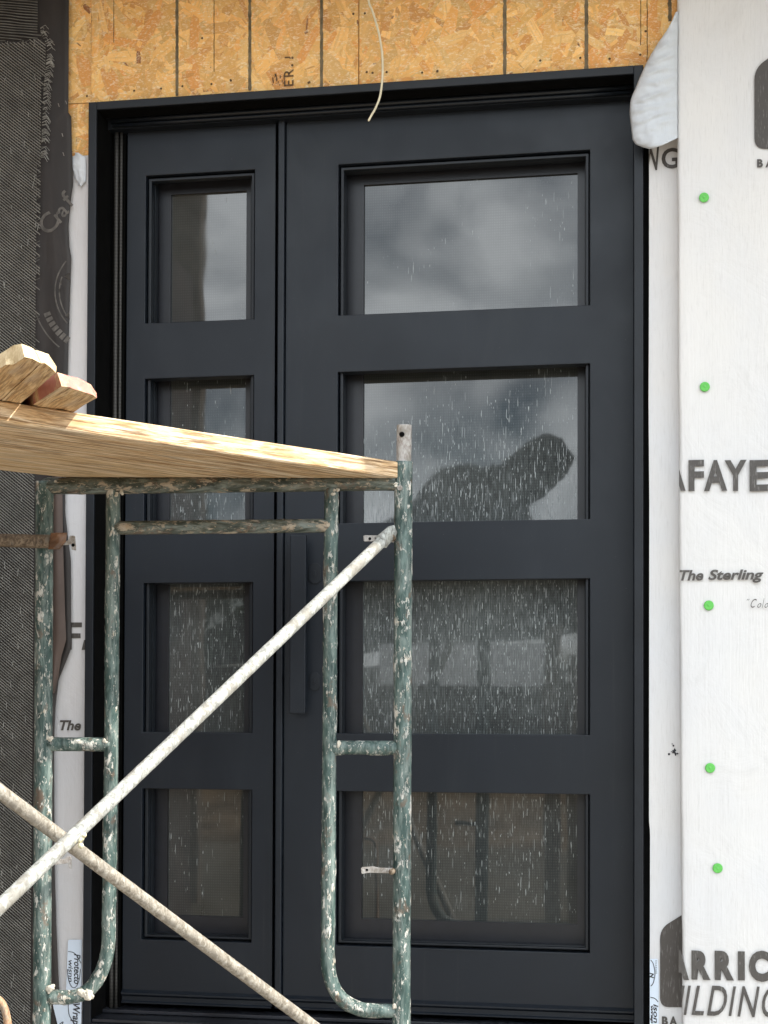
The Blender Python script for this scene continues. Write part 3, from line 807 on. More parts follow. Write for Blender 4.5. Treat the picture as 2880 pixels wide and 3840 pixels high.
flatpoly(bm, [(262, 2334), (307, 2334), (307, 2352), (262, 2352)], YLT, .0004); flatpoly(bm, [(262, 2375), (302, 2375), (302, 2393), (262, 2393)], YLT, .0004)
flatpoly(bm, [(315, 2400), (320, 2400), (320, 2437), (306, 2437)], YLT, .0004); flatpoly(bm, [(254, 2334), (269, 2334), (269, 2436), (254, 2436)], YLT+.0001, .0004)
link('lettering', bm, M_INK2, ls)
word([('The', 224, 304, 2701, 2739)], ls, M_INK2, YLT, bold=.03, shear=.25)

# black building paper
fe = empty('building_paper', (-1.8, YFE, GZ), 'dark brown black building paper hanging in wrinkled folds at the left beside the lath', 'building paper')
fr_edge = tabx(((262, -200), (260, 0), (259, 200), (257, 425), (268, 432), (271, 580), (275, 690), (268, 740), (258, 850), (262, 930), (269, 965), (262, 1150), (256, 1365), (248, 1600), (246, 1920), (258, 2030), (266, 2100), (268, 2430), (262, 2448), (222, 2548), (210, 2650), (205, 2780), (206, 3100), (208, 3300), (214, 3500), (222, 3700), (228, 3760), (215, 3800), (212, 5000)), YFE)
bm = sheet(lambda z: fr_edge(0)-.22, fr_edge, GZ, zr-.01, YFE, .006, 16, 300, seed=5, curl=lambda t, z: -.012*max(0, t-.6)*abs(math.sin(z*2.3)))
def felt_y(x, z):
    xa = fr_edge(0)-.22; t = (x-xa)/(fr_edge(z)-xa)
    return YFE+.006*(noise.noise(Vector((x*9+5, z*1.3, 5)))+.5*noise.noise(Vector((x*34, z*2.2+5, 4))))-.012*max(0, t-.6)*abs(math.sin(z*2.3))-.0022
def drape(bm):
    for v_ in bm.verts: v_.co.y = felt_y(v_.co.x, v_.co.z)-(.0004 if v_.co.y < YP-.0001 else 0)
o = link('paper_sheet', bm, M_FELT, fe, smooth=True); s_ = o.modifiers.new('thick', 'SOLIDIFY'); s_.thickness = .001; s_.offset = 1
# browner fold hanging in front, behind the scaffold post
f0 = tabx(((196, 1750), (196, 3900)), YFE-.012); f1 = tabx(((236, 1760), (240, 2080), (246, 2300), (250, 2400), (232, 2460), (220, 2540), (206, 2600)), YFE-.012)
bm = sheet(f0, f1, at(200, 2600, YFE).z, at(200, 1700, YFE).z, YFE-.014, .005, 10, 90, seed=12, curl=lambda t, z: -.010*math.sin(t*3.1))
o = link('hanging_fold', bm, M_FELTB, fe, smooth=True); o['label'] = 'browner hanging fold of the paper behind the scaffold post'
# embossed print: slanted letters and a ringed emblem with dashes
bm = bmesh.new()
def rot_glyph(bm, ch, u, v, h, ang, Y, bold=.01):
    cu = glyph(ch); cu.offset = bold; cu.fill_mode = 'FRONT'
    o = bpy.data.objects.new('t', cu); COL.objects.link(o); dg = bpy.context.evaluated_depsgraph_get(); me = o.evaluated_get(dg).to_mesh()
    c = at(u, v, Y); k = h*c_scale
    V = [bm.verts.new((c.x+(p.co.x*math.cos(ang)-p.co.y*math.sin(ang))*k, Y, c.z+(p.co.x*math.sin(ang)+p.co.y*math.cos(ang))*k)) for p in me.vertices]
    for p in me.polygons:
        try: bm.faces.new([V[i] for i in p.vertices])
        except ValueError: pass
    o.evaluated_get(dg).to_mesh_clear(); bpy.data.objects.remove(o); bpy.data.curves.remove(cu)
c_scale = 4.4/6200
YP = YFE-.0135
for ch, u, v, h in (('C', 172, 886, 112), ('r', 218, 838, 92), ('a', 232, 815, 88), ('f', 258, 775, 100)): rot_glyph(bm, ch, u, v, h, R_(42), YP)
clip_x(bm, at(273, 800, YP).x, -1)
solidify_text(bm, .0003); drape(bm); link('printed_lettering', bm, M_PRINT, fe)
bm = bmesh.new()
def arc(bm, cu_, cv_, r0, r1, a0, a1, n=20):
    P = [(cu_+r1*math.cos(a0+(a1-a0)*k/n), cv_-r1*math.sin(a0+(a1-a0)*k/n)) for k in range(n+1)]+[(cu_+r0*math.cos(a1-(a1-a0)*k/n), cv_-r0*math.sin(a1-(a1-a0)*k/n)) for k in range(n+1)]
    for k in range(n):
        q = [P[k], P[k+1], P[2*n+1-k-1], P[2*n+1-k]]
        prism(bm, [at(u, v, YP) for u, v in q], (0, .0003, 0))
arc(bm, 380, 1090, 176, 181, R_(140), R_(222)); arc(bm, 380, 1090, 160, 165, R_(160), R_(215)); arc(bm, 380, 1090, 262, 267, R_(196), R_(232))
for k in range(7):
    a = R_(202+k*5.2); c, s = math.cos(a), -math.sin(a); q = []
    for r, da in ((212, -.03), (238, -.03), (238, .035), (212, .035)): q.append((380+r*math.cos(a+da), 1090-r*math.sin(a+da)))
    prism(bm, [at(u, v, YP) for u, v in q], (0, .0003, 0))
for (cu_, cv_, s_) in ((250, 1032, 14), (250, 1180, 12), (222, 1058, 7)):
    prism(bm, [at(cu_-s_, cv_, YP), at(cu_+s_*.4, cv_-s_, YP), at(cu_+s_*.5, cv_+s_*1.3, YP)], (0, .0003, 0))
drape(bm); link('printed_emblem', bm, M_PRINT, fe)
# staples
bm = bmesh.new()
for u, v in ((218, 394), (246, 384), (232, 506), (236, 578)):
    a = at(u, v-6, YFE-.016); b = at(u+4, v+6, YFE-.016); tube(bm, [a, b], .0009, 6, .1)
link('staple', bm, M_PIN, fe)['kind'] = 'stuff'

# expanded metal lath
la = empty('metal_lath', (-2.0, YLA, GZ), 'grey diagonal metal lath over dark paper at the far left, with a frayed edge', 'metal lath')
le = tabx(((158, -200), (156, 0), (160, 120), (184, 170), (184, 215), (172, 330), (166, 470), (160, 620), (154, 960), (148, 1300), (140, 1750), (136, 2200), (132, 2900), (127, 3400), (126, 3900), (126, 6000)), YLA)
xl0 = at(-260, 1900, YLA).x
rr = random.Random(11)
def strands(bm, slope, pitch, wd, zlo, zhi, jit=.0006, wob=.0012, off=0, ymin=0, cut=.006):
    z = zlo-1.2
    while z < zhi+1.2:
        x = xl0; pts = []
        while True:
            zz = z+slope*(x-xl0)+wob*noise.noise(Vector((x*18, z*31, off)))+.5*wob*math.sin(x*520+z*900)
            if x > le(zz)+rr.uniform(-cut, cut*.3)-.001: break
            pts.append((x, zz)); x += .012
        pts = [p for p in pts if zlo < p[1] < zhi]
        if len(pts) > 1:
            vs = []
            for (x, zz) in pts:
                y = YLA-off*.0005
                vs.append((bm.verts.new((x, y, zz-wd/2)), bm.verts.new((x, y-wd*.55, zz+wd/2)), bm.verts.new((x, y+.0006, zz+wd/2+.0004))))
            for p, q in zip(vs, vs[1:]): bm.faces.new((p[0], q[0], q[1], p[1])); bm.faces.new((p[1], q[1], q[2], p[2]))
        z += pitch*(1+rr.uniform(-.04, .04))
zs0 = at(80, 150, YLA).z
bm = bmesh.new(); strands(bm, -.80, .0088, .0024, GZ, zs0, wob=.0007)
link('lath_strands', bm, M_LATH, la)
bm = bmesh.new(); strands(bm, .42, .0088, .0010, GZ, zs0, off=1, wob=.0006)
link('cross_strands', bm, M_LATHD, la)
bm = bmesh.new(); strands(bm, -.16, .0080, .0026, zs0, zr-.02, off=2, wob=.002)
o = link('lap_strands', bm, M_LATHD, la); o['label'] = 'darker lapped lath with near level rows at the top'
# frayed wire ends at the edge
bm = bmesh.new()
for k in range(110):
    z = zs0+rr.uniform(-.34, .03); x = le(z)
    l = rr.uniform(.006, .02); a = rr.uniform(-.2, 1.1)
    tube(bm, [(x-.006, YLA-.001, z), (x+l*.5, YLA-.004, z+l*.5*math.sin(a)), (x+l, YLA-.003, z+l*(math.sin(a)-.9))], .0006, 5, .1)
for k in range(120):
    z = rr.uniform(GZ, zs0); x = le(z)-rr.uniform(.005, .14); l = rr.uniform(.006, .022)
    tube(bm, [(x, YLA-.004, z), (x+rr.uniform(-.002, .004), YLA-.006, z-l)], .0008, 5, .1)
link('loose_wire', bm, M_LATH, la)['kind'] = 'stuff'
bm = bmesh.new(); box(bm, xl0-.5, le(1)-.03, YLA+.008, YLA+.009, GZ, zr-.02); link('paper_backing', bm, M_FELT, la)

# tapes with writing
def tape(name, label, poly, Y, writing, parent_mat=M_TAPE):
    c = at(poly[0][0], poly[0][1], Y)
    t = empty(name, (c.x, Y, c.z), label, 'tape', 'printed sealing tapes at the foot of the frame')
    bm = bmesh.new(); flatpoly(bm, poly, Y, .0012); link('tape_strip', bm, parent_mat, t)
    bm = bmesh.new(); writing(bm, Y-.0006); link('lettering', bm, M_PEN, t)
def stroke(bm, pts, wpx, Y):
    P = smooth_path([at(u, v, Y) for u, v in pts], 6); tube(bm, P, wpx*.5*4.4/6200, 6, .5)
def oval(bm, cu_, cv_, a, b, w_, Y, t0=0, t1=360, tilt=0):
    stroke(bm, [(cu_+a*math.cos(R_(t)), cv_+b*math.sin(R_(t))) for t in range(t0, t1+1, 20)], w_, Y)
def wr1(bm, Y):
    letter_mesh(bm, 'Protecto', px_quad(277, 302, 3578, 3690, Y), Y, .02, .2, -1)
    letter_mesh(bm, 'wisnn', px_quad(256, 273, 3600, 3682, Y), Y, .01, .2, -1)
    oval(bm, 277, 3634, 24, 70, 3, Y, 0, 180)
    stroke(bm, [(256, 3568), (275, 3572), (288, 3584), (304, 3612)], 3, Y)
tape('sealing_tape', 'bluish white tape with an oval of black writing, left of the frame above the bend', [(255, 3528), (260, 3524), (306, 3524), (305, 3712), (248, 3712)], YWL-.004, wr1)
def wr2(bm, Y):
    letter_mesh(bm, 'Wrap', px_quad(264, 300, 3762, 3842, Y), Y, .02, .2, -1)
    stroke(bm, [(256, 3762), (258, 3800), (270, 3826), (284, 3842)], 3, Y)
    stroke(bm, [(222, 3842), (236, 3832), (232, 3846)], 3, Y)
tape('sealing_tape', 'crumpled bluish white tape with black writing at the bottom left, below the tube bend', [(198, 3768), (216, 3762), (238, 3772), (305, 3758), (304, 3880), (225, 3880)], YFE-.012, wr2)
def wr3(bm, Y):
    stroke(bm, [(2440, 3600), (2450, 3615), (2456, 3650), (2450, 3685), (2440, 3698)], 3, Y)
    stroke(bm, [(2439, 3740), (2455, 3744), (2468, 3757)], 3, Y)
    letter_mesh(bm, 'N', px_quad(2437, 2452, 3648, 3668, Y), Y, .05, .2, -1)
    letter_mesh(bm, 'ison', px_quad(2450, 2468, 3766, 3836, Y), Y, .02, .2, -1)
    letter_mesh(bm, 'wrap', px_quad(2438, 2448, 3770, 3838, Y), Y, .05, .2, -1)
    letter_mesh(bm, 'install', px_quad(2458, 2464, 3602, 3650, Y), Y, .0, .0, -1)
tape('sealing_tape', 'bluish white tape with black curved writing right of the frame, beside the printed emblem', [(2437, 3596), (2466, 3596), (2470, 3640), (2470, 3880), (2437, 3880)], YA-.004, wr3)

# ================================================================== hanging cable
pts = [(1372, -300), (1374, -120), (1382, 0), (1394, 34), (1405, 68), (1417, 110), (1424, 140), (1431, 185), (1434, 220), (1435, 262), (1432, 315), (1424, 365), (1407, 408), (1393, 432), (1381, 455)]
P = [at(u, v, -.175) for u, v in pts]; P.insert(0, Vector((P[0].x, -.175, 3.2)))
bm = bmesh.new(); tube(bm, smooth_path(P, 8), lambda t: .0030 if t < .985 else .0030*(1-(t-.985)*40), 10, .02)
tag(link('cable', bm, M_WIRE, smooth=True), 'thin cream cable dangling in a curve in front of the strand board', 'cable')

# ================================================================== scaffold
YS = -.55; WS = 3.90
def s(u, v, Y=YS): return atw(u, v, WS+(Y-YS))      # the frame stands square to the camera, not to the wall
def make_frame():
    base = s(1508, 2700); t = empty('scaffold_frame', (base.x, base.y, GZ))
    kk = dict(lump=.0008)
    rp_top, rp_bot = s(1513, 1735), s(1505, 3840)
    xa = rp_top.x; xb = rp_bot.x+(rp_bot.x-rp_top.x)*.45
    def post(u0, v0, u1, v1, seed, r=.0213, top=None):
        a = s(u0, v0); b = s(u1, v1); d = (b-a)/(b.z-a.z); c = a+d*(GZ+.0145-a.z)
        bm = bmesh.new(); tube(bm, [a, c], r, 24, .008, seed=seed, **kk); return link('post', bm, M_SCAF, t, smooth=True), c
    p1, c1 = post(1513, 1732, 1505, 3840, 1)
    p2, c2 = post(167, 1806, 157, 3800, 2)
    for c in (c1, c2):
        bm = bmesh.new(); box(bm, c.x-.06, c.x+.06, c.y-.06, c.y+.06, GZ+.006, GZ+.014); link('base_plate', bm, M_PIN, t)
    # elbow cap of the left post
    bm = bmesh.new(); e = s(167, 1821)
    arc_ = [s(169, 1850), s(170, 1834), s(178, 1824), s(196, 1822), s(300, 1822)]
    tube(bm, smooth_path(arc_, 6), .0200, 20, .008, seed=4, **kk); tube(bm, [s(296, 1822), s(1482, 1808)], .0198, 20, .008, seed=5, **kk)
    link('top_bar', bm, M_SCAF2, t, smooth=True)
    bm = bmesh.new(); tube(bm, [s(425, 1980), s(1238, 1971)], .0162, 18, .008, seed=6, **kk); link('ledger_bar', bm, M_SCAF2, t, smooth=True)
    bm = bmesh.new(); tube(bm, [s(180, 2791), s(415, 2791)], .0165, 18, .008, seed=7, lump=.002); link('rung', bm, M_SCAF, t, smooth=True)
    bm = bmesh.new(); tube(bm, [s(1240, 2803), s(1490, 2804)], .0165, 18, .008, seed=8, lump=.002); link('rung', bm, M_SCAF, t, smooth=True)
    # J-shaped side tubes
    a = [s(424, 1836), s(421, 2200), s(417, 2800), s(410, 3300), s(408, 3440)]+[s(u, v) for u, v in ((408, 3500), (404, 3560), (390, 3620), (362, 3678), (326, 3718), (284, 3736), (240, 3739), (180, 3740))]
    bm = bmesh.new(); tube(bm, a[:4]+smooth_path(a[4:], 5), .0165, 20, .008, seed=9, lump=.0014); link('side_tube', bm, M_SCAF, t, smooth=True)
    a = [s(1243, 1830), s(1241, 2000), s(1235, 2800), s(1231, 3400), s(1229, 3560)]+[s(u, v) for u, v in ((1230, 3610), (1238, 3665), (1260, 3718), (1298, 3760), (1345, 3782), (1400, 3789), (1490, 3790))]
    bm = bmesh.new(); tube(bm, a[:4]+smooth_path(a[4:], 5), .0166, 20, .008, seed=10, lump=.0014); link('side_tube', bm, M_SCAF, t, smooth=True)
    # coupling pin with its hole
    bm = bmesh.new(); a, b = s(1514, 1745), s(1516, 1594); tube(bm, [a, b-(b-a)*.04, b-(b-a)*.01, b], lambda q: .0174 if q < .97 else .0160, 22, .006, seed=12, lump=.0004)
    pin = link('coupling_pin', bm, M_PIN, t, smooth=True)
    bm = bmesh.new()
    c = s(1507, 1629, YS-.0172); tube(bm, [c+Vector((0, -.0016, 0)), c+Vector((0, .004, 0))], .0062, 14, .1); link('pin_hole', bm, M_HOLE, pin)
    bm = bmesh.new(); c = s(1500, 1829, YS-.0215); tube(bm, [c+Vector((0, -.0012, 0)), c+Vector((0, .004, 0))], .0062, 14, .1); link('rivet', bm, M_PIN, t)
    # drop latches and studs
    def latch(pts, name='brace_latch', hole=None, th=.004, Y=YS-.012):
        bm = bmesh.new(); P = [s(u, v, Y) for u, v in pts]; prism(bm, P, (0, th, 0))
        o = link(name, bm, M_PIN, t, bevel=.0008)
        if hole:
            bm = bmesh.new(); c = s(hole[0], hole[1], Y); tube(bm, [c+Vector((0, -.0008, 0)), c+Vector((0, .001, 0))], hole[2], 12, .1); link('latch_hole', bm, M_HOLE, o)
        return o
    latch([(1363, 2009), (1368, 2007), (1428, 2008), (1478, 2012), (1478, 2034), (1428, 2030), (1366, 2030), (1363, 2027)], hole=(1387, 2020, .0035))
    latch([(1353, 3256), (1358, 3252), (1398, 3249), (1420, 3254), (1474, 3255), (1474, 3275), (1420, 3274), (1385, 3273), (1356, 3277)], hole=(1376, 3262, .0030))
    latch([(200, 2018), (246, 2030), (258, 2024), (262, 2008), (279, 2009), (281, 2026), (284, 2050), (284, 2064), (268, 2061), (266, 2041), (246, 2044), (200, 2046)], hole=(274, 2044, .004))
    latch([(195, 3222), (240, 3222), (252, 3212), (264, 3212), (268, 3222), (268, 3258), (258, 3256), (254, 3238), (238, 3240), (195, 3244)])
    for (u, v) in ((1478, 2020), (1478, 3264), (196, 2032), (196, 3232)):
        bm = bmesh.new(); c = s(u, v, YS); tube(bm, [c+Vector((0, -.034, 0)), c+Vector((0, 0, 0))], .007, 12, .01, lump=.001); link('stud', bm, M_BROWN, t, smooth=True)
    # mortar lumps stuck at the joints
    rl = random.Random(3); mm = plain('cream_mortar', (.56, .52, .44, 1), .9, .2, 0, 120, .25, .5)
    for (u, v, sz, n) in ((330, 3735, .011, 7), (312, 3728, .008, 4), (186, 3712, .010, 5), (188, 2770, .007, 4), (396, 2782, .006, 3), (1270, 2790, .007, 4), (1478, 3770, .008, 3), (1254, 1850, .006, 4), (448, 1850, .006, 4), (1480, 1812, .007, 4), (204, 1815, .008, 5)):
        bm = bmesh.new()
        for k in range(n):
            c = s(u+rl.gauss(0, 6), v+rl.gauss(0, 6), YS-.014-rl.random()*.003); mt = Matrix.Translation(c) @ Matrix.Diagonal((rl.uniform(.7, 1.2), .5, rl.uniform(.6, 1.3), 1))
            r = bmesh.ops.create_icosphere(bm, subdivisions=3, radius=sz*rl.uniform(.5, .9), matrix=mt)
            for vv in r['verts']:
                vv.co += (vv.co-c)*.55*noise.noise(vv.co*170)
        link('mortar_lump', bm, mm, t, smooth=True)
    return t
sf = make_frame()
tag(sf, 'green tubular scaffold frame spattered with white mortar, standing in front of the door', 'scaffold frame')

# cross brace pair, hinged at the middle
wA0 = (s(1466, 1998, YS-.034)-CAM).dot(FW)
A0 = atw(1468, 1996, wA0); A1 = atw(0, 3399, 2.97); Av = A1-A0
piv_t = None
# pivot: image x ~ 275
best = min((abs(1440+FPX*((A0+Av*t-CAM).dot(RT))/((A0+Av*t-CAM).dot(FW))-276), t) for t in [k/1000 for k in range(500, 1000)])[1]
PV = A0+Av*best
An = PV+(PV-A0)
wB0 = wA0
B0 = atw(1480, 4078, wB0); back = Vector((PV.x-CAM.x, PV.y-CAM.y, 0)).normalized()*.028
# B passes just behind A at the pivot
PB = CAM+ray(272, 3173)*((PV-CAM).dot(FW)+.03)
Bn = PB+(PB-B0)
cb_ = empty('cross_brace', PV, 'pair of mortar splashed steel brace tubes crossing in an X at the lower left', 'cross brace')
def brace(P0, P1, mat, sd_, flat_end=True):
    d = (P1-P0).normalized(); bm = bmesh.new()
    tube(bm, [P0+d*.045, P1-d*.045], .0136, 22, .007, seed=sd_, lump=.00015)
    # flattened ears
    for P, q in ((P0, d), (P1, -d)):
        up = Vector((0, 0, 1)); side = Vector((0, 0, 1))-d*d.z; side.normalize(); nrm = d.cross(side)
        vs = []
        for t, wd, th in ((-.016, .010, .0025), (.0, .016, .0025), (.03, .0165, .004), (.05, .0137, .0125)):
            c = P+q*t; vs.append([bm.verts.new(c+side*a*wd+nrm*b*th) for a, b in ((-1, -1), (1, -1), (1, 1), (-1, 1))])
        for a, b in zip(vs, vs[1:]):
            for k in range(4): bm.faces.new((a[k], a[(k+1) % 4], b[(k+1) % 4], b[k]))
        bm.faces.new(vs[0]); bm.faces.new(vs[-1][::-1])
    bmesh.ops.recalc_face_normals(bm, faces=bm.faces[:])
    return link('brace_tube', bm, mat, cb_, smooth=True)
brace(A0, An, M_BRACE, 21); brace(B0, Bn, M_BRACE2, 23)
bm = bmesh.new(); c = PV+(PB-PV)*.5; dn = (CAM-PV).normalized()
tube(bm, [c+dn*.030, c-dn*.030], .006, 10, .01)
q = atw(302, 3146, (PV-CAM).dot(FW)+.004)
for k in range(6):
    r = bmesh.ops.create_icosphere(bm, subdivisions=2, radius=.006, matrix=Matrix.Translation(q+Vector((random.gauss(0, .005), random.gauss(0, .003), random.gauss(0, .007)))))
link('pivot_bolt', bm, mat_galv('mortar_on_bolt', (.40, .36, .22, 1), (.56, .52, .36, 1), (.66, .62, .48, 1)), cb_, smooth=True)

# planks
zpt, zpb = 1.600, 1.562
e0 = atz(0, 1504, zpt); e1 = atz(1480, 1730, zpt)
pd = (e1-e0).normalized(); ang = math.atan2(pd.y, pd.x); e1 = e1+pd*.01
def board(name, end, length, width, z0, z1, angle, mat, label=None, cat=None, endmat=None, nseg=60, amp=.0012, seed=0, side=1):
    """board whose far/near end corner is `end`; local x runs along it, local y to its left"""
    t = bpy.data.objects.new(name, None)
    bm = bmesh.new(); h = z1-z0; ch = .003
    prof = [(ch, 0), (width-ch, 0), (width, ch), (width, h-ch), (width-ch, h), (ch, h), (0, h-ch), (0, ch)]
    pr2 = []
    for a, b in zip(prof, prof[1:]+prof[:1]):
        k = 4 if abs(a[0]-b[0])+abs(a[1]-b[1]) > .02 else 1
        for i in range(k): pr2.append((a[0]+(b[0]-a[0])*i/k, a[1]+(b[1]-a[1])*i/k))
    rows = []
    for i in range(nseg+1):
        x = -length+length*i/nseg
        rows.append([bm.verts.new((x, y*side+amp*noise.noise(Vector((x*6, y*20+seed, z*30))), z+amp*noise.noise(Vector((x*5+3, y*30, z*40+seed))))) for y, z in pr2])
    n = len(pr2)
    for a, b in zip(rows, rows[1:]):
        for k in range(n): bm.faces.new((a[k], a[(k+1) % n], b[(k+1) % n], b[k]))
    f1 = bm.faces.new(rows[0]); f2 = bm.faces.new(rows[-1])
    f1.material_index = f2.material_index = 1
    bmesh.ops.recalc_face_normals(bm, faces=bm.faces[:])
    o = link(name, bm, mat); o.data.materials.append(endmat or M_END)
    o.location = (end.x, end.y, z0); o.rotation_euler = (0, 0, angle)
    if label: tag(o, label, cat)
    return o
plen = 3.0
board('plank', Vector((e1.x, e1.y, 0)), plen, .286, zpb, zpt, ang, M_PLANK, 'sunlit wooden plank along the front edge of the scaffold platform', 'plank', seed=1)
nrm = Vector((-pd.y, pd.x, 0)); e2 = e1+nrm*.290-pd*.22
board('plank', Vector((e2.x, e2.y, 0)), plen-.1, .286, zpb+.001, zpt+.001, ang, M_PLANK2, 'paler wooden plank lying behind the sunlit one, seen only from below', 'plank', seed=2)

# short boards lying across the planks, their near ends overhanging
bd = Vector((-.562, .827, 0)); bang = math.atan2(-bd.y, -bd.x)     # local +x points to the near (street) end
def short(near_right, width, z0, th, length, mat, endm, label, seed):
    return board('short_board', near_right, length, width, z0, z0+th, bang, mat, label, 'board', endm, 24, .003, seed, side=-1)
M_CUT = mat_wood('rough_cut_board', (.74, .55, .33, 1), (.66, .44, .22, 1), (.42, .22, .09, 1), 1.3, .75)
def chunk(bot, top, th, length, mat, endm, label, seed, lift=0.0, back=((210, 1396), (80, 1510))):
    """short board: its ragged near end follows bot (under edge) and top (upper edge); it runs straight back from there"""
    z0 = zpt+.0025+lift
    Bp = [atz(u, v, z0) for u, v in bot]; Tp = [atz(u, v, z0+th) for u, v in top]
    dv = (atz(back[1][0], back[1][1], z0)-atz(back[0][0], back[0][1], z0)).normalized()
    org = Bp[-1].copy(); X = -dv; Yl = Vector((0, 0, 1)).cross(X); Mx = Matrix((X, Yl, Vector((0, 0, 1)))).transposed()
    inv = Mx.transposed()
    def dense(P, n=4):
        o_ = []
        for a, b in zip(P, P[1:]):
            for q in range(n): o_.append(a.lerp(b, q/n))
        return o_+[P[-1]]
    Bd, Td = dense([inv @ (p-org) for p in Bp]), dense([inv @ (p-org) for p in Tp])
    n = len(Bd); bm = bmesh.new(); rows = []
    loop = Bd+[Bd[-1].lerp(Td[-1], .35), Bd[-1].lerp(Td[-1], .7)]+Td[::-1]+[Td[0].lerp(Bd[0], .5)]
    xm = min(p.x for p in loop); ns = 30; m_ = len(loop)
    for q in range(ns+1):
        f = q/ns; row = []
        for k_, p in enumerate(loop):
            x = p.x*(1-f)+(-length)*f
            up = 1 if k_ >= n+2 else 0
            y = p.y; z = p.z
            if k_ < n: z = 0
            am = .0022*min(1, f*8+.4)
            row.append(bm.verts.new((x, y+am*noise.noise(Vector((x*7, k_*.7, seed))), z+(am*1.2*noise.noise(Vector((x*9, y*60, seed+4)))))))
        rows.append(row)
    for q, (a, b) in enumerate(zip(rows, rows[1:])):
        for k_ in range(m_):
            f = bm.faces.new((a[k_], a[(k_+1) % m_], b[(k_+1) % m_], b[k_]))
            if endm is M_RED and k_ >= m_-2 and q < 14: f.material_index = 1
    # hacked near end: strips between under edge and upper edge, roughened
    ev = []
    prev = rows[0][:n]; topv = rows[0][n+2:n+2+n][::-1]
    for r_ in range(1, 5):
        f = r_/5; cur = []
        for k_ in range(n):
            p = Bd[k_].lerp(Td[k_], f); cur.append(bm.verts.new((p.x+.003*noise.noise(Vector((p.y*150, p.z*150, seed))), p.y, p.z)))
        for k_ in range(n-1): ev.append(bm.faces.new((prev[k_], prev[k_+1], cur[k_+1], cur[k_])))
        prev = cur
    for k_ in range(n-1): ev.append(bm.faces.new((prev[k_], prev[k_+1], topv[k_+1], topv[k_])))
    for f in ev: f.material_index = 1
    bm.faces.new(rows[-1])
    bmesh.ops.recalc_face_normals(bm, faces=bm.faces[:])
    o = link('short_board', bm, mat); o.data.materials.append(endm); o.location = org; o.rotation_euler = Mx.to_euler()
    return tag(o, label, 'board')
chunk([(231, 1449), (262, 1452), (310, 1468), (350, 1482), (363, 1492)], [(214, 1396), (250, 1406), (295, 1418), (340, 1441), (361, 1474)], .030, .5, M_CUT, M_RED, 'short offcut board with a red painted end, lying rightmost on the planks', 1, back=((231, 1449), (108, 1530)))
chunk([(154, 1362), (168, 1362), (188, 1376), (210, 1398)], [(132, 1312), (152, 1318), (182, 1329), (212, 1374)], .034, .6, M_CUT, M_END, 'narrow split offcut between the red ended board and the big offcut', 2)
chunk([(-70, 1400), (-10, 1388), (22, 1368), (52, 1367), (92, 1340), (122, 1345), (152, 1361)], [(-70, 1352), (-10, 1332), (14, 1318), (52, 1294), (80, 1289), (118, 1303), (131, 1313)], .032, .62, M_CUT, M_END, 'largest rough sawn offcut leftmost on the planks, with a broken pale end', 3)

# brown guard pipe tied to the left post
gp = empty('guard_pipe', s(100, 2030, YS-.042), 'dirty brown horizontal pipe running in from the left edge in front of the scaffold post', 'pipe')
bm = bmesh.new(); tube(bm, [atw(-700, 2010, 3.80), s(195, 2031, YS-.042), s(205, 2031, YS-.042)], .0158, 18, .01, seed=31, lump=.0005); link('pipe', bm, M_BROWN, gp, smooth=True)
bm = bmesh.new()
c = [(196, 1998, .0), (252, 1998, 0), (252, 2040, 0), (240, 2062, 0), (200, 2062, 0), (180, 2046, 0)]
g_ = []
for j in range(14):
    t = j/13; v = 1998+62*t; row = []
    for i in range(12):
        uu = 190+i/11*(62-18*max(0, t-.55)*2.2)-10*t
        row.append(bm.verts.new(s(uu, v+2*noise.noise(Vector((i, j, 0))), YS-.062-.008*math.sin(i/11*3.1)+.006*noise.noise(Vector((i*.6+j*.5, j*.2, 5))))))
    g_.append(row)
for a, b in zip(g_, g_[1:]):
    for i in range(11): bm.faces.new((a[i], a[i+1], b[i+1], b[i]))
bmesh.ops.recalc_face_normals(bm, faces=bm.faces[:])
o = link('tape_wrapping', bm, plain('brown_packing_tape', (.15, .075, .038, 1), .35, .5, 0, 40, .5, .4), gp, smooth=True)
s_ = o.modifiers.new('thick', 'SOLIDIFY'); s_.thickness = .0015
# rusty bent pipe in the corner
P = [atw(u, v, 3.0) for u, v in ((-140, 3748), (-60, 3740), (-10, 3747), (10, 3768), (22, 3800), (30, 3850), (34, 3950), (36, 4080))]
P.append(Vector((P[-1].x, P[-1].y, GZ)))
bm = bmesh.new(); tube(bm, smooth_path(P, 6), .0072, 14, .008, seed=41, lump=.0006)
tag(link('bent_pipe', bm, M_RUST, smooth=True), 'rusty orange bent pipe curving down in the bottom left corner', 'pipe')

# ================================================================== porch roof above the view, and the street behind the camera
pr = empty('porch_roof', (0, -.4, 3.2), 'plain plywood porch roof overhead that shades the door', 'roof')
M_PLY = plain('plywood_soffit', (.62, .55, .44, 1), .8, .3, 0, 4, .15)
bm = bmesh.new(); box(bm, -6, 6, -.93, YO-.036, 3.2, 3.25); link('soffit', bm, M_PLY, pr)
bm = bmesh.new(); prism(bm, [(-6, -.97, 3.19), (-6, -.97, 3.34), (-6, 1.5, 4.1), (-6, 1.5, 4.0), (-6, -.935, 3.26), (-6, -.935, 3.19)], (12, 0, 0)); link('roof_deck', bm, M_PLY, pr)
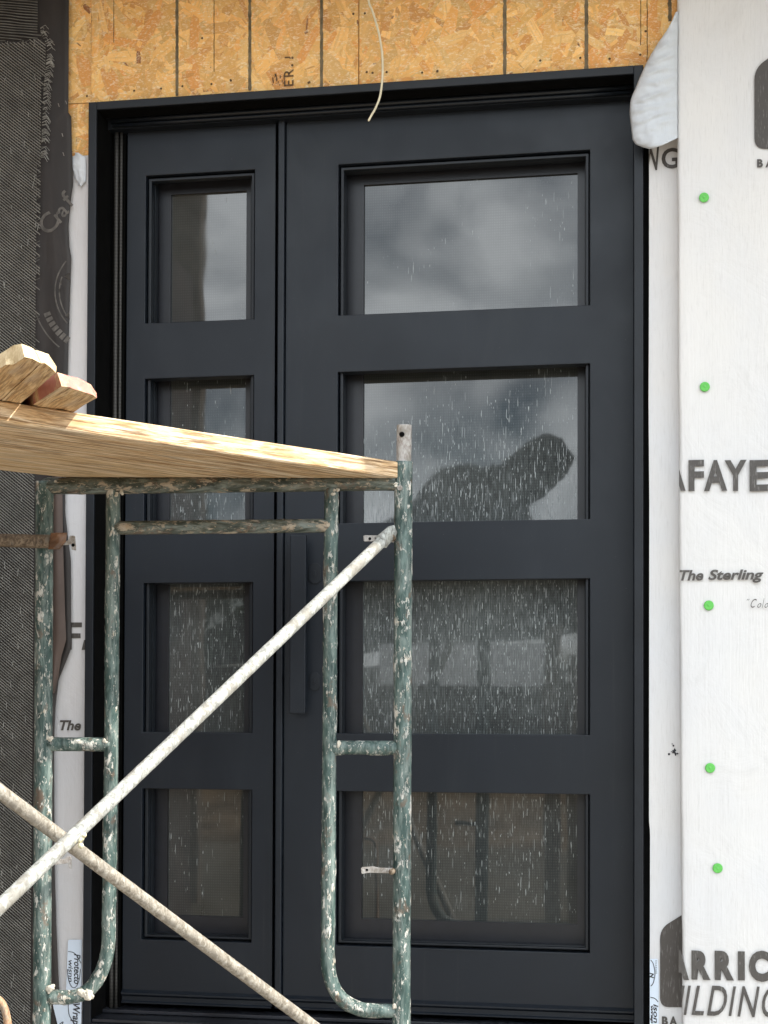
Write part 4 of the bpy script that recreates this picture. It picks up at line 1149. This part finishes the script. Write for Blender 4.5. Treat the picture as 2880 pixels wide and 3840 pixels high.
# house body behind the door so no light leaks in
bm = bmesh.new(); box(bm, -6, FIL-.09, YO+.035, .2, GZ, 3.0); box(bm, FIR+.09, 6, YO+.035, .2, GZ, 3.0); box(bm, -6, 6, .2, 6, GZ, 3.5)
tag(link('unfinished_house', bm, plain('stud_wall', (.35, .25, .15, 1), .8)), 'unfinished house wall carrying the door and its wraps', 'house')
bm = bmesh.new(); box(bm, -5.5, -2.5, -3.3, YO-.04, GZ, 3.18)  # unseen dark mass, added to block sky light from the left of the door
tag(link('sky_blocker', bm, M_FELTB), 'added dark block out of view at left, holding sky light off the door', 'house')
# timber post, seen mirrored in the sidelight
def rpx(u, Y): return (at(u, 2300, 0).x-CAM.x)*((D-Y)/D)      # x of a thing at depth Y that mirrors at column u
def rz(u, v, Y): return EYE+(at(u, v, 0).z-EYE)*((D-Y)/D)
M_POST = plain('brown_timber', (.17, .135, .105, 1), .8, .3, 0, 10, .3)
x0, x1 = rpx(640, -7), rpx(722, -7)
bm = bmesh.new(); box(bm, x0-.5, x1, -7.12, -7.0, GZ, 9.5)
tag(link('timber_post', bm, M_POST), 'tall brown timber post mirrored as a dark band in the sidelight', 'post')
for k, (ua, ub) in enumerate(((2030, 2090), (2118, 2150))):
    bm = bmesh.new(); xa, xb = rpx(ua, -6.5), rpx(ub, -6.5)
    box(bm, xa, xb, -6.6, -6.5, GZ, 1.55-.2*k)
    tag(link('fence_post', bm, M_POST), ('wider' if k == 0 else 'narrower')+' brown post mirrored at the right side of the door glass', 'post')
# neighbour house mirrored in the glass
HY = -24
hn = empty('neighbour_house', (-3, HY, GZ), 'low brown neighbour house mirrored dark in the middle of the door glass', 'house')
M_HW = plain('brown_stucco', (.10, .085, .07, 1), .9, .2, 0, 3, .2); M_HR = plain('dark_shingle_roof', (.035, .032, .030, 1), .9, .2, 0, 8, .3)
def rp3(u, v, Y=HY): return Vector((rpx(u, Y), Y, rz(u, v, Y)))
bm = bmesh.new()
prof = [(640, 2470), (712, 2406), (1050, 2180), (1430, 1960), (1560, 1850), (1645, 1742), (1760, 1728), (1800, 1745), (1870, 1730), (1985, 1640), (2040, 1622), (2110, 1640), (2140, 1680), (2120, 1735), (1965, 1870), (1990, 1960), (2300, 2080), (2600, 2250), (2600, 2330), (640, 2500)]
dense_ = []
for q, (a, b) in enumerate(zip(prof, prof[1:]+prof[:1])):
    for k in range(7):
        t = k/7; jit = 9*noise.noise(Vector((q*2.3+t*5, 1, 0)))+5*noise.noise(Vector((q*7.1+t*13, 4, 0)))
        dense_.append((a[0]+(b[0]-a[0])*t+jit*.6, a[1]+(b[1]-a[1])*t+jit))
P = [rp3(u, v) for u, v in dense_]; prism(bm, P, (0, -1.0, 0)); link('roof', bm, M_HR, hn)
a, b = rp3(700, 2500), rp3(2600, 2500)
bm = bmesh.new(); box(bm, a.x, b.x, HY-5.8, HY-.4, GZ, a.z+.02); link('wall', bm, M_HW, hn)
p, q = rp3(1420, 2570, HY), rp3(2040, 2410, HY)
bm = bmesh.new(); box(bm, p.x, q.x, HY+.1, HY+.2, p.z, q.z); link('window', bm, plain('pale_blind', (.82, .86, .88, 1), .6), hn)
# dirt bank and fence line
bm = bmesh.new(); n1, n2 = 80, 10
for i in range(n1+1):
    for j in range(n2+1):
        x = -30+60*i/n1; y = -20+8*j/n2
        bm.verts.new((x, y, GZ-.01+.8*math.sin(math.pi*j/n2)*(1+.5*noise.noise(Vector((x*.6, y*.6, 0))))))
bm.verts.ensure_lookup_table()
for i in range(n1):
    for j in range(n2):
        a = i*(n2+1)+j; bm.faces.new([bm.verts[k] for k in (a, a+n2+1, a+n2+2, a+1)])
tag(link('dirt_bank', bm, plain('brown_soil', (.16, .115, .075, 1), .95, .1, 0, 2.5, .5, .6), smooth=True), kind='structure')
# trees
M_BARK = plain('bark', (.09, .065, .045, 1), .9); M_LEAF = plain('dark_leaves', (.045, .065, .03, 1), .7, .3, 0, 2, .5)
def tree(x, y, h, label, sd_):
    r = random.Random(sd_); t = empty('leafy_tree', (x, y, GZ), label, 'tree', 'trees mirrored in the glass')
    bm = bmesh.new(); tube(bm, [(x, y, GZ), (x+.1, y, GZ+h*.45), (x-.1, y+.1, GZ+h*.8)], lambda q: .16*(1-.8*q), 8, .3)
    for k in range(6):
        a = r.uniform(0, 6.3); tube(bm, [(x+.05, y, GZ+h*(.35+.06*k)), (x+math.cos(a)*h*.2, y+math.sin(a)*h*.2, GZ+h*(.55+.06*k))], lambda q: .06*(1-.7*q), 6, .3)
    link('trunk', bm, M_BARK, t, smooth=True)
    bm = bmesh.new()
    cl = [(x+r.gauss(0, h*.14), y+r.gauss(0, h*.14), GZ+h*r.uniform(.45, 1), h*r.uniform(.07, .15)) for _ in range(26)]
    for cx, cy_, cz, cr in cl:
        for k in range(110):
            d = Vector((r.gauss(0, 1), r.gauss(0, 1), r.gauss(0, 1))).normalized()*cr*r.uniform(.5, 1.1); p = Vector((cx, cy_, cz))+d
            u = Vector((r.gauss(0, 1), r.gauss(0, 1), r.gauss(0, 1))).normalized(); v = u.orthogonal().normalized(); sz = r.uniform(.06, .13)
            bm.faces.new([bm.verts.new(p+q_) for q_ in (u*sz, v*sz*.5, -u*sz, -v*sz*.5)])
    link('crown', bm, M_LEAF, t)
tree(-6.6, -12, 4.6, 'added leafy tree across the street, nearest, darkens the left of the door', 5)  # this and the next two are added to darken the door's left side
tree(-9.2, -13, 5.6, 'added leafy tree across the street, second, darkens the left of the door', 6)
tree(-12.5, -12, 6.2, 'added leafy tree across the street, far left, darkens the left of the door', 7)
tree(-11, -26, 6.5, 'taller leafy tree far to the left across the street', 3)
